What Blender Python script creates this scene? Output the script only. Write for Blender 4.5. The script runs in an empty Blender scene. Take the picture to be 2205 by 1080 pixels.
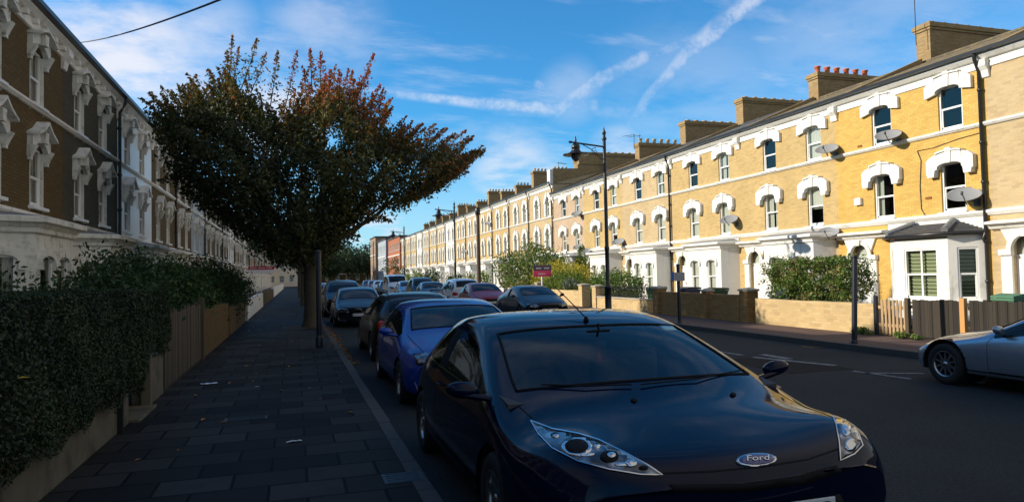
import bpy, bmesh, math, random
import numpy as np
from mathutils import Vector, Matrix
from mathutils.bvhtree import BVHTree
from mathutils.geometry import delaunay_2d_cdt
random.seed(7)
RNG = np.random.default_rng(11)
C = bpy.context.scene.collection
R = math.radians
# ------------------------------------------------------------------ camera numbers
FOC = 1500.0; CX, CY = 1102.5, 540.0
EYE = Vector((0, 0, 1.71))
_d = np.array([635.0 - CX, -(600.0 - CY), -FOC]); _d /= np.linalg.norm(_d)
_s, _c = math.sin(.021), math.cos(.021)
_z = -(-_s * _d[0] + _c * _d[1]) / _d[2]
_u = np.array([-_s, _c, _z]); _u /= np.linalg.norm(_u)
_r = np.cross(_d, _u)
def ray(x, y):
    v = np.array([x - CX, -(y - CY), -FOC]); return Vector((v @ _r, v @ _d, v @ _u)).normalized()
def at_z(x, y, z=0.0):
    w = ray(x, y); return EYE + w * ((z - EYE.z) / w.z)
def at_x(x, y, X):
    w = ray(x, y); return EYE + w * (X / w.x)
def at_y(x, y, Y):
    w = ray(x, y); return EYE + w * (Y / w.y)
# ------------------------------------------------------------------ objects
KIDS = {}
def link(o, parent=None):
    C.objects.link(o)
    if parent is not None:
        o.parent = parent; KIDS.setdefault(parent.name, []).append(o)
    return o
def tag(o, label=None, cat=None, group=None, kind=None):
    if label: o['label'] = label
    if cat: o['category'] = cat
    if group: o['group'] = group
    if kind: o['kind'] = kind
    return o
def thing(name, label, cat, loc=(0, 0, 0), rz=0.0, group=None):
    o = bpy.data.objects.new(name, None); C.objects.link(o)
    o.location = loc; o.rotation_euler = (0, 0, rz)
    o.empty_display_size = .1
    return tag(o, label, cat, group)
def copy_tree(o, parent=None):
    c = o.copy(); C.objects.link(c)
    if parent is not None:
        c.parent = parent; KIDS.setdefault(parent.name, []).append(c)
    for ch in KIDS.get(o.name, []): copy_tree(ch, c)
    return c
def kids(o, stem=None):
    for k in KIDS.get(o.name, []):
        if stem is None or k.name.split('.')[0] == stem: yield k
        yield from kids(k, stem)
def repaint(o, mat):
    o.material_slots[0].link = 'OBJECT'; o.material_slots[0].material = mat
class MB:
    def __init__(s): s.v = []; s.f = []; s.m = []; s.mi = 0; s.sm = []
    def add(s, vs, fs, smooth=False):
        n = len(s.v); s.v += [tuple(v) for v in vs]
        for f in fs: s.f.append(tuple(i + n for i in f)); s.m.append(s.mi); s.sm.append(smooth)
        return s
    def quad(s, a, b, c, d): return s.add([a, b, c, d], [(0, 1, 2, 3)])
    def box(s, x0, x1, y0, y1, z0, z1):
        if x0 > x1: x0, x1 = x1, x0
        if y0 > y1: y0, y1 = y1, y0
        if z0 > z1: z0, z1 = z1, z0
        v = [(x0, y0, z0), (x1, y0, z0), (x1, y1, z0), (x0, y1, z0), (x0, y0, z1), (x1, y0, z1), (x1, y1, z1), (x0, y1, z1)]
        return s.add(v, [(0, 3, 2, 1), (4, 5, 6, 7), (0, 1, 5, 4), (1, 2, 6, 5), (2, 3, 7, 6), (3, 0, 4, 7)])
    def bbox(s, x0, x1, y0, y1, z0, z1, b=.01):
        """box with chamfered edges"""
        bm = bmesh.new(); bmesh.ops.create_cube(bm, size=1)
        for v in bm.verts: v.co = Vector(((x0 + x1) / 2 + v.co.x * (x1 - x0), (y0 + y1) / 2 + v.co.y * (y1 - y0), (z0 + z1) / 2 + v.co.z * (z1 - z0)))
        bmesh.ops.bevel(bm, geom=bm.edges[:], offset=b, segments=2, affect='EDGES', profile=.6)
        s.bm(bm); return s
    def bm(s, bm, smooth=False):
        bm.verts.index_update()
        s.add([v.co[:] for v in bm.verts], [[v.index for v in f.verts] for f in bm.faces], smooth); bm.free()
    def prism(s, poly, h0, h1, ax='z', m=None):
        """extrude a 2D polygon. ax: the axis of extrusion; poly in the two other axes in order"""
        n = len(poly)
        def P(p, h):
            if ax == 'z': return (p[0], p[1], h)
            if ax == 'y': return (p[0], h, p[1])
            return (h, p[0], p[1])
        v = [P(p, h0) for p in poly] + [P(p, h1) for p in poly]
        f = [tuple(range(n))[::-1], tuple(range(n, 2 * n))] + [(i, (i + 1) % n, n + (i + 1) % n, n + i) for i in range(n)]
        if ax == 'y': f = [t[::-1] for t in f]
        return s.add(v, f)
    def tube(s, pts, r, n=8, cap=True, smooth=True):
        pts = [Vector(p) for p in pts]
        rs = r if isinstance(r, (list, tuple)) else [r] * len(pts)
        vs = []; fs = []; up = None
        for i, p in enumerate(pts):
            t = (pts[min(i + 1, len(pts) - 1)] - pts[max(i - 1, 0)]).normalized()
            if up is None:
                up = Vector((0, 0, 1)) if abs(t.z) < .9 else Vector((1, 0, 0))
            a = t.cross(up).normalized(); b = a.cross(t).normalized(); up = b
            for k in range(n):
                q = 2 * math.pi * k / n
                vs.append(p + (a * math.cos(q) + b * math.sin(q)) * rs[i])
        for i in range(len(pts) - 1):
            for k in range(n): fs.append((i * n + k, i * n + (k + 1) % n, (i + 1) * n + (k + 1) % n, (i + 1) * n + k))
        s.add(vs, fs, smooth)
        if cap:
            L = (len(pts) - 1) * n
            s.add([vs[k] for k in range(n)], [tuple(range(n))[::-1]]); s.add([vs[L + k] for k in range(n)], [tuple(range(n))])
        return s
    def lathe(s, prof, n=16, c=(0, 0, 0), axis='z', smooth=True, a0=0, a1=2 * math.pi):
        vs = []; fs = []; full = abs(a1 - a0 - 2 * math.pi) < 1e-6; m = n if full else n + 1
        for r_, h in prof:
            for k in range(m):
                q = a0 + (a1 - a0) * k / n; x, y = r_ * math.cos(q), r_ * math.sin(q)
                vs.append({'z': (c[0] + x, c[1] + y, c[2] + h), 'x': (c[0] + h, c[1] + x, c[2] + y), 'y': (c[0] + y, c[1] + h, c[2] + x)}[axis])
        for i in range(len(prof) - 1):
            for k in range(n): fs.append((i * m + k, i * m + (k + 1) % m, (i + 1) * m + (k + 1) % m, (i + 1) * m + k))
        return s.add(vs, fs, smooth)
    def mesh(s, name, mats):
        me = bpy.data.meshes.new(name); me.from_pydata(s.v, [], s.f)
        if not isinstance(mats, (list, tuple)): mats = [mats]
        for m in mats: me.materials.append(m)
        me.polygons.foreach_set('material_index', s.m); me.polygons.foreach_set('use_smooth', s.sm)
        me.validate(); me.update(); return me
    def build(s, name, mats, parent=None, loc=None):
        o = bpy.data.objects.new(name, s.mesh(name, mats))
        if loc: o.location = loc
        return link(o, parent)
# ------------------------------------------------------------------ materials
MATS = {}
def nm(name):
    m = bpy.data.materials.new(name); m.use_nodes = True; nt = m.node_tree
    b = nt.nodes['Principled BSDF']; return m, nt, b
class N:
    """tiny node helper"""
    def __init__(s, nt): s.nt = nt
    def new(s, t, **k):
        n = s.nt.nodes.new(t)
        for a, v in k.items(): setattr(n, a, v)
        return n
    def l(s, a, b): s.nt.links.new(a, b)
    def math(s, op, a, b=None, c=None, clamp=False):
        n = s.new('ShaderNodeMath', operation=op, use_clamp=clamp)
        for i, x in enumerate((a, b, c)):
            if x is None: continue
            if isinstance(x, (int, float)): n.inputs[i].default_value = x
            else: s.l(x, n.inputs[i])
        return n.outputs[0]
    def vmath(s, op, a, b=None, out=0):
        n = s.new('ShaderNodeVectorMath', operation=op)
        for i, x in enumerate((a, b)):
            if x is None: continue
            if isinstance(x, (tuple, list, Vector)): n.inputs[i].default_value = tuple(x)
            else: s.l(x, n.inputs[i])
        return n.outputs[out]
    def mix(s, f, a, b, mode='MIX'):
        n = s.new('ShaderNodeMix', data_type='RGBA', blend_type=mode)
        for i, x in ((0, f), (6, a), (7, b)):
            if isinstance(x, (int, float)): n.inputs[i].default_value = x
            elif isinstance(x, (tuple, list)): n.inputs[i].default_value = tuple(x) if len(x) == 4 else tuple(x) + (1,)
            else: s.l(x, n.inputs[i])
        return n.outputs[2]
    def noise(s, vec, scale, detail=3, rough=.55, out='Fac'):
        n = s.new('ShaderNodeTexNoise'); n.inputs['Scale'].default_value = scale; n.inputs['Detail'].default_value = detail; n.inputs['Roughness'].default_value = rough
        if vec is not None: s.l(vec, n.inputs['Vector'])
        return n.outputs[out]
    def ramp(s, f, stops):
        n = s.new('ShaderNodeValToRGB'); e = n.color_ramp.elements
        while len(e) < len(stops): e.new(.5)
        for i, (p, c) in enumerate(stops): e[i].position = p; e[i].color = tuple(c) + (1,) if len(c) == 3 else c
        s.l(f, n.inputs[0]); return n.outputs[0]
    def smooth(s, x, a, b):
        n = s.new('ShaderNodeMapRange', interpolation_type='SMOOTHSTEP'); s.l(x, n.inputs[0])
        n.inputs[1].default_value = a; n.inputs[2].default_value = b; return n.outputs[0]
    def bump(s, h, strength, dist, bsdf):
        n = s.new('ShaderNodeBump'); n.inputs['Strength'].default_value = strength; n.inputs['Distance'].default_value = dist
        s.l(h, n.inputs['Height']); s.l(n.outputs[0], bsdf.inputs['Normal'])
def wpos(n):
    g = n.new('ShaderNodeNewGeometry'); return g.outputs['Position']
def plain(name, col, rough=.6, metal=0.0, spec=.5, var=.12, scale=6.0, coat=0.0, bump=0.0, dirt=None, streak=None):
    m, nt, b = nm(name); n = N(nt)
    p = wpos(n); f = n.noise(p, scale, 4)
    lo = tuple(c * (1 - var) for c in col); hi = tuple(min(1, c * (1 + var)) for c in col)
    c = n.mix(f, lo, hi)
    if dirt:
        g = n.smooth(n.noise(p, dirt[1], 5, .7), dirt[2], dirt[3]); c = n.mix(g, c, dirt[0])
    if streak:
        mp = n.new('ShaderNodeMapping'); n.l(p, mp.inputs[0]); mp.inputs['Scale'].default_value = (7, 7, .55)
        c = n.mix(n.math('MULTIPLY', n.smooth(n.noise(mp.outputs[0], 1, 5, .7), .52, .78), streak[1]), c, streak[0])
    n.l(c, b.inputs['Base Color']); b.inputs['Roughness'].default_value = rough; b.inputs['Metallic'].default_value = metal
    b.inputs['Specular IOR Level'].default_value = spec
    if coat: b.inputs['Coat Weight'].default_value = coat; b.inputs['Coat Roughness'].default_value = .03
    if bump: n.bump(n.noise(p, scale * 6, 4), bump, .02, b)
    MATS[name] = m; return m
def brick(name, c1, c2, mortar, dark=None, bw=.225, bh=.075, grime=.35, msize=.012, obj=False):
    m, nt, b = nm(name); n = N(nt)
    if obj: p = n.new('ShaderNodeTexCoord').outputs['Object']
    else: p = wpos(n)
    sp = n.new('ShaderNodeSeparateXYZ'); n.l(p, sp.inputs[0])
    xy = n.math('ADD', sp.outputs[0], sp.outputs[1])
    cb = n.new('ShaderNodeCombineXYZ'); n.l(xy, cb.inputs[0]); n.l(sp.outputs[2], cb.inputs[1])
    t = n.new('ShaderNodeTexBrick'); n.l(cb.outputs[0], t.inputs['Vector'])
    t.inputs['Scale'].default_value = 1; t.inputs['Brick Width'].default_value = bw; t.inputs['Row Height'].default_value = bh
    t.inputs['Mortar Size'].default_value = msize; t.inputs['Mortar Smooth'].default_value = .2; t.inputs['Bias'].default_value = -.1
    t.inputs['Color1'].default_value = tuple(c1) + (1,); t.inputs['Color2'].default_value = tuple(c2) + (1,); t.inputs['Mortar'].default_value = tuple(mortar) + (1,)
    # single odd bricks + broad weathering
    cell = n.new('ShaderNodeTexBrick'); n.l(cb.outputs[0], cell.inputs['Vector'])
    cell.inputs['Scale'].default_value = 1; cell.inputs['Brick Width'].default_value = bw; cell.inputs['Row Height'].default_value = bh
    cell.inputs['Mortar Size'].default_value = 0; cell.inputs['Color1'].default_value = (0, 0, 0, 1); cell.inputs['Color2'].default_value = (1, 1, 1, 1)
    cell.inputs['Bias'].default_value = 0
    odd = n.smooth(cell.outputs['Color'], .72, .98)
    dk = dark or tuple(c * .45 for c in c2)
    c = n.mix(n.math('MULTIPLY', odd, .42), t.outputs['Color'], dk)
    w = n.smooth(n.noise(p, .7, 5, .65), .35, .75)
    c = n.mix(n.math('MULTIPLY', w, grime), c, tuple(x * .55 for x in c2))
    n.l(c, b.inputs['Base Color']); b.inputs['Roughness'].default_value = .9; b.inputs['Specular IOR Level'].default_value = .2
    n.bump(t.outputs['Fac'], -.5, .008, b)
    MATS[name] = m; return m
brick('brick_gold', (.62, .37, .085), (.80, .52, .135), (.50, .34, .13), dark=(.34, .18, .05), grime=.3, msize=.014)
brick('brick_yellow', (.52, .36, .14), (.68, .48, .20), (.46, .35, .19), dark=(.28, .17, .08), grime=.4, msize=.014)
brick('brick_buff', (.52, .37, .18), (.62, .46, .25), (.50, .42, .29), dark=(.3, .2, .11), grime=.4)
brick('brick_pinkish', (.50, .35, .21), (.56, .41, .26), (.5, .42, .34), dark=(.34, .2, .14), grime=.3)
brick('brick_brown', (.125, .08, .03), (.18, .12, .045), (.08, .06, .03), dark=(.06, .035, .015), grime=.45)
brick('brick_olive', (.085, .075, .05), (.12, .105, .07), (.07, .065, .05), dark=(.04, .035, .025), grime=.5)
brick('brick_chimney', (.32, .18, .07), (.52, .34, .15), (.30, .25, .15), dark=(.07, .045, .03), grime=.4, msize=.016)
brick('brick_garden', (.56, .38, .17), (.72, .53, .27), (.52, .42, .26), dark=(.20, .11, .05), grime=.45, bw=.23, bh=.078)
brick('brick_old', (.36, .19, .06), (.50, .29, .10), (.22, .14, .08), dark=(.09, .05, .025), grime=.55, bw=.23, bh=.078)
brick('brick_red', (.42, .12, .05), (.50, .17, .08), (.35, .2, .14), dark=(.25, .07, .03), grime=.3)
brick('paving_red', (.24, .135, .10), (.30, .18, .14), (.13, .085, .07), grime=.5, bw=.2, bh=.1, msize=.008)
plain('stucco', (.76, .745, .70), .8, var=.08, scale=1.2, dirt=((.36, .34, .28), 1.3, .55, .85), streak=((.34, .31, .25), .55))
plain('stucco_worn', (.70, .69, .63), .85, var=.1, scale=2.2, dirt=((.25, .24, .2), 3.5, .48, .78), streak=((.2, .19, .16), .7))
plain('stucco_left', (.84, .81, .75), .8, var=.06, scale=1.5, dirt=((.4, .38, .3), 1.4, .5, .85), streak=((.3, .28, .24), .6))
plain('paint_white', (.82, .82, .80), .4, var=.03, dirt=((.5, .48, .42), 4, .66, .95))
plain('paint_cream', (.74, .66, .50), .6, var=.05)
plain('slate', (.055, .055, .06), .6, var=.35, scale=14, dirt=((.13, .11, .06), 5, .5, .75))
plain('tile_brown', (.12, .095, .065), .8, var=.4, scale=9, dirt=((.24, .18, .07), 4, .45, .75))
plain('lead', (.20, .205, .215), .5, var=.2, scale=5)
plain('gutter_black', (.018, .017, .018), .35, var=.3)
plain('terracotta', (.55, .13, .045), .75, var=.2)
plain('pot_buff', (.5, .37, .2), .8, var=.2)
plain('curtain', (.72, .74, .68), .85, var=.08, scale=18)
plain('blind_green', (.50, .56, .34), .8, var=.06, scale=12)
plain('dark_room', (.012, .013, .015), .9)
plain('door_white', (.78, .77, .74), .45, var=.04)
plain('door_dark', (.03, .04, .06), .35)
plain('brass', (.5, .4, .2), .35, metal=1)
plain('iron', (.012, .013, .016), .35, var=.3, scale=20)
plain('post_black', (.014, .017, .026), .4, var=.3, scale=12)
plain('dish_grey', (.30, .31, .32), .45, var=.08)
plain('dish_dark', (.07, .07, .075), .5)
plain('steel', (.45, .46, .48), .35, metal=1)
plain('cable', (.03, .03, .035), .6)
plain('blue_sign', (.02, .12, .4), .4)
plain('sign_white', (.7, .7, .72), .45)
plain('sign_red', (.42, .012, .03), .45)
plain('sign_pink', (.75, .02, .16), .45)
plain('sign_navy', (.05, .025, .09), .45)
plain('render_wall', (.13, .115, .075), .9, var=.25, scale=3, dirt=((.04, .036, .02), 2.2, .4, .75))
plain('coping', (.42, .38, .30), .85, var=.2, scale=5)
plain('kerb_stone', (.048, .048, .046), .8, var=.25, scale=14)
plain('soil', (.05, .038, .024), .95, var=.4, scale=6)
plain('bark', (.085, .068, .048), .9, var=.5, scale=9, bump=.6)
plain('twig', (.045, .032, .024), .9)
plain('bin_green', (.02, .07, .03), .45)
plain('bin_blue', (.02, .035, .08), .45)
plain('pole_wood', (.13, .08, .05), .85, var=.3, scale=8)
plain('tarp_green', (.08, .2, .12), .6)
plain('paper', (.6, .65, .72), .7)
plain('leaf_fallen', (.35, .16, .03), .8, var=.4, scale=30)
plain('leaf_yellow', (.55, .42, .04), .7)
plain('rubber', (.012, .012, .012), .8)
plain('trim_black', (.008, .008, .009), .75, spec=.15)
plain('chrome', (.62, .63, .65), .12, metal=1, var=.02)
plain('alloy', (.45, .46, .48), .3, metal=1)
plain('seat_fabric', (.10, .10, .11), .9)
plain('dash', (.05, .05, .055), .8)
plain('plate_white', (.62, .62, .62), .4, var=.03)
plain('plate_yellow', (.65, .42, .04), .4, var=.03)
plain('ink', (.01, .01, .012), .5)
plain('tax_disc', (.25, .5, .6), .5)
plain('red_cloth', (.5, .02, .02), .7)
plain('tail_red', (.45, .015, .01), .12, coat=1, var=.25, scale=18)
plain('badge_blue', (.01, .025, .16), .2, coat=1)
plain('rust', (.25, .1, .03), .9)
plain('far_grey', (.34, .38, .42), .8, var=.2, scale=.6)
plain('far_brown', (.30, .2, .13), .85, var=.2, scale=.6)
def glass_mat(name, tint=(.02, .025, .03), see=.0, rough=.02, spec=.5, wob=.0):
    m, nt, b = nm(name); n = N(nt)
    b.inputs['Base Color'].default_value = tuple(tint) + (1,); b.inputs['Roughness'].default_value = rough
    b.inputs['Specular IOR Level'].default_value = spec; b.inputs['IOR'].default_value = 1.52
    if see:
        t = n.new('ShaderNodeBsdfTransparent'); t.inputs[0].default_value = (see, see * 1.04, see * 1.03, 1)
        g = n.new('ShaderNodeBsdfGlossy'); g.inputs['Roughness'].default_value = rough; g.inputs[0].default_value = (.95, 1, 1, 1) if name != 'window_glass' else (.72, .66, .60, 1)
        fr = n.new('ShaderNodeFresnel'); fr.inputs[0].default_value = 1.5
        mx = n.new('ShaderNodeMixShader'); n.l(n.math('MINIMUM', n.math('MULTIPLY', fr.outputs[0], spec * 2), 1.0), mx.inputs[0]); n.l(t.outputs[0], mx.inputs[1]); n.l(g.outputs[0], mx.inputs[2])
        n.l(mx.outputs[0], nt.nodes['Material Output'].inputs[0])
        if wob:
            bp = n.new('ShaderNodeBump'); bp.inputs['Strength'].default_value = wob; bp.inputs['Distance'].default_value = .02
            n.l(n.noise(wpos(n), 1.3, 2), bp.inputs['Height']); n.l(bp.outputs[0], g.inputs['Normal'])
    elif wob: n.bump(n.noise(wpos(n), 1.3, 2), wob, .02, b)
    MATS[name] = m; return m
glass_mat('window_glass', see=.75, rough=.03, spec=.75, wob=.15)
glass_mat('car_glass', see=.62, rough=.015, spec=.36)
glass_mat('car_glass_dark', tint=(.006, .008, .009), rough=.015, spec=.3)
glass_mat('lamp_lens', see=.92, rough=.02, spec=.7)
def car_paint(name, col, flake=.15, metal=.35, rough=.28, coat=1):
    m, nt, b = nm(name); n = N(nt)
    b.inputs['Base Color'].default_value = tuple(col) + (1,); b.inputs['Metallic'].default_value = metal; b.inputs['Roughness'].default_value = rough
    b.inputs['Coat Weight'].default_value = coat; b.inputs['Coat Roughness'].default_value = .025; b.inputs['Coat IOR'].default_value = 1.5
    n.l(n.mix(n.smooth(n.noise(wpos(n), 5, 5, .7), .45, .85), tuple(col), tuple(c * .8 + .002 for c in col)), b.inputs['Base Color'])
    n.l(n.math('MULTIPLY_ADD', n.noise(wpos(n), 3, 5, .7), .05, .005), b.inputs['Coat Roughness'])
    if not coat: n.l(n.math('MULTIPLY_ADD', n.smooth(n.noise(wpos(n), 7, 8, .75), .4, .75), .14, .03), b.inputs['Roughness'])
    MATS[name] = m; return m
car_paint('paint_navy', (.0012, .0045, .020), metal=0, rough=.05, coat=0); MATS['paint_navy'].node_tree.nodes['Principled BSDF'].inputs['Specular IOR Level'].default_value = .2
car_paint('paint_blue', (.0005, .036, .27), metal=.25, rough=.25, coat=.4)
car_paint('paint_black', (.003, .003, .004), metal=0, coat=.25)
car_paint('paint_darkblue', (.003, .006, .015), metal=0, coat=.3)
car_paint('paint_silver', (.30, .36, .43), metal=.75, rough=.34)
car_paint('paint_red', (.22, .003, .012), metal=0, coat=.35)
car_paint('paint_carwhite', (.62, .64, .66), metal=0)
car_paint('paint_steel', (.04, .07, .10), metal=.4, coat=.5)
# slab paving, asphalt, board fence
def slabs():
    m, nt, b = nm('slabs'); n = N(nt); p = wpos(n)
    rot = n.new('ShaderNodeMapping'); n.l(p, rot.inputs[0]); rot.inputs['Location'].default_value = (.22, .1, 0)
    t = n.new('ShaderNodeTexBrick'); n.l(rot.outputs[0], t.inputs['Vector'])
    for k, v in (('Scale', 1), ('Brick Width', .60), ('Row Height', .45), ('Mortar Size', .014), ('Mortar Smooth', .1), ('Bias', 0)): t.inputs[k].default_value = v
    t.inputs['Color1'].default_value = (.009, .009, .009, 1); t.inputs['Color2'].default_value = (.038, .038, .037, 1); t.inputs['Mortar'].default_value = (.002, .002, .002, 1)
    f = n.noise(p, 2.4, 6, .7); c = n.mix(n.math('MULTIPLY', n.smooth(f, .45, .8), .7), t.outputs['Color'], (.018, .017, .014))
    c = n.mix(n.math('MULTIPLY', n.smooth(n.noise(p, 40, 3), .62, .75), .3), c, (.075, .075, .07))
    n.l(c, b.inputs['Base Color']); b.inputs['Roughness'].default_value = .72; b.inputs['Specular IOR Level'].default_value = .12
    h = n.math('ADD', n.math('MULTIPLY', t.outputs['Fac'], -1), n.math('MULTIPLY', n.noise(p, 90, 3), .25))
    n.bump(h, .6, .01, b); MATS['slabs'] = m
slabs()
def asphalt():
    m, nt, b = nm('asphalt'); n = N(nt); p = wpos(n)
    c = n.ramp(n.noise(p, 34, 7, .85), [(.30, (.005, .006, .006)), (.5, (.025, .031, .035)), (.66, (.06, .062, .064)), (.8, (.13, .13, .13))])
    c = n.mix(n.math('MULTIPLY', n.smooth(n.noise(p, .45, 5, .6), .4, .7), .45), c, (.016, .016, .015))
    c = n.mix(n.math('MULTIPLY', n.smooth(n.noise(p, 6, 5, .75), .6, .8), .4), c, (.008, .008, .008))
    n.l(c, b.inputs['Base Color']); b.inputs['Roughness'].default_value = .85; b.inputs['Specular IOR Level'].default_value = .15
    n.bump(n.noise(p, 60, 6, .8), .9, .012, b); MATS['asphalt'] = m
asphalt()
plain('patch_tar', (.016, .016, .016), .9, var=.5, scale=22, bump=.5, spec=.15)
def worn_paint():
    m, nt, b = nm('road_paint'); n = N(nt); p = wpos(n)
    f = n.math('MULTIPLY', n.smooth(n.noise(p, 9, 5, .8), .36, .6), n.smooth(n.noise(p, 60, 3, .8), .3, .5))
    n.l(n.mix(f, (.045, .05, .055), (.27, .28, .28)), b.inputs['Base Color']); b.inputs['Roughness'].default_value = .8; MATS['road_paint'] = m
worn_paint()
def boards(name, col, dark, w=.1, axis='sum'):
    m, nt, b = nm(name); n = N(nt); p = wpos(n)
    sp = n.new('ShaderNodeSeparateXYZ'); n.l(p, sp.inputs[0]); xy = n.math('ADD', sp.outputs[0], sp.outputs[1])
    cb = n.new('ShaderNodeCombineXYZ'); n.l(n.math('FLOOR', n.math('DIVIDE', xy, w)), cb.inputs[0])
    wn = n.new('ShaderNodeTexWhiteNoise', noise_dimensions='3D'); n.l(cb.outputs[0], wn.inputs['Vector'])
    st = n.new('ShaderNodeMapping'); n.l(p, st.inputs[0]); st.inputs['Scale'].default_value = (30, 30, 2.2)
    g = n.noise(st.outputs[0], 1, 5, .7)
    c = n.mix(n.math('MULTIPLY_ADD', wn.outputs[0], .6, n.math('MULTIPLY', g, .5)), col, dark)
    n.l(c, b.inputs['Base Color']); b.inputs['Roughness'].default_value = .85; n.bump(g, .4, .01, b); MATS[name] = m
boards('boards_dark', (.055, .042, .028), (.012, .010, .009))
boards('boards_pale', (.58, .40, .22), (.36, .24, .13))
boards('boards_orange', (.62, .33, .12), (.48, .24, .08))
boards('boards_old', (.10, .075, .045), (.04, .03, .02))
def leafy(name, stops, trans=.35, rough=.55):
    """leaf colour from the per-leaf tint attribute"""
    m, nt, b = nm(name); n = N(nt)
    a = n.new('ShaderNodeAttribute', attribute_name='tint')
    c = n.ramp(a.outputs['Fac'], stops)
    d = n.new('ShaderNodeBsdfDiffuse'); n.l(c, d.inputs[0])
    t = n.new('ShaderNodeBsdfTranslucent'); n.l(c, t.inputs[0])
    g = n.new('ShaderNodeBsdfGlossy'); g.inputs['Roughness'].default_value = rough; g.inputs[0].default_value = (.6, .6, .6, 1)
    m1 = n.new('ShaderNodeMixShader'); m1.inputs[0].default_value = trans; n.l(d.outputs[0], m1.inputs[1]); n.l(t.outputs[0], m1.inputs[2])
    m2 = n.new('ShaderNodeMixShader'); m2.inputs[0].default_value = .05; n.l(m1.outputs[0], m2.inputs[1]); n.l(g.outputs[0], m2.inputs[2])
    n.l(m2.outputs[0], nt.nodes['Material Output'].inputs[0]); MATS[name] = m; return m
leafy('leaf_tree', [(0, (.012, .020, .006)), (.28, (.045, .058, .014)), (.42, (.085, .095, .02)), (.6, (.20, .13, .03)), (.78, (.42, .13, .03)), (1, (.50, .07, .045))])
leafy('leaf_hedge', [(0, (.008, .020, .010)), (.6, (.022, .045, .016)), (.9, (.04, .07, .02)), (1, (.09, .09, .04))], trans=.2)
leafy('leaf_shrub', [(0, (.012, .03, .008)), (.6, (.03, .075, .016)), (1, (.07, .14, .03))])
leafy('leaf_bright', [(0, (.05, .09, .015)), (.5, (.13, .22, .03)), (1, (.32, .38, .07))])
leafy('leaf_gold', [(0, (.12, .14, .02)), (.5, (.42, .38, .04)), (1, (.62, .5, .06))])
leafy('leaf_mixed', [(0, (.035, .07, .015)), (.4, (.12, .22, .03)), (.7, (.26, .32, .07)), (.85, (.30, .12, .07)), (1, (.34, .3, .16))])
leafy('leaf_grey', [(0, (.06, .09, .06)), (.6, (.2, .25, .16)), (1, (.34, .38, .26))])
leafy('leaf_far', [(0, (.02, .04, .015)), (.6, (.05, .09, .035)), (1, (.10, .15, .06))])
M = MATS
# ================================================================== houses
def facade(mb, x0, x1, z0, z1, holes, y=0.0, rev=.14, P=None):
    """front wall in the plane y with rectangular openings and their reveals. P maps (x, y, z) to space"""
    P = P or (lambda a, b, c: (a, b, c))
    xs = sorted({x0, x1, *[h[0] for h in holes], *[h[1] for h in holes]}); zs = sorted({z0, z1, *[h[2] for h in holes], *[h[3] for h in holes]})
    xs = [x for x in xs if x0 <= x <= x1]; zs = [z for z in zs if z0 <= z <= z1]
    for a, b in zip(xs, xs[1:]):
        for c, d in zip(zs, zs[1:]):
            mx, mz = (a + b) / 2, (c + d) / 2
            if any(h[0] < mx < h[1] and h[2] < mz < h[3] for h in holes): continue
            mb.quad(P(a, y, c), P(b, y, c), P(b, y, d), P(a, y, d))
    for a, b, c, d in holes:
        mb.quad(P(a, y, c), P(a, y, d), P(a, y + rev, d), P(a, y + rev, c)); mb.quad(P(b, y, c), P(b, y + rev, c), P(b, y + rev, d), P(b, y, d))
        mb.quad(P(a, y, d), P(b, y, d), P(b, y + rev, d), P(a, y + rev, d)); mb.quad(P(a, y, c), P(a, y + rev, c), P(b, y + rev, c), P(b, y, c))
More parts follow.
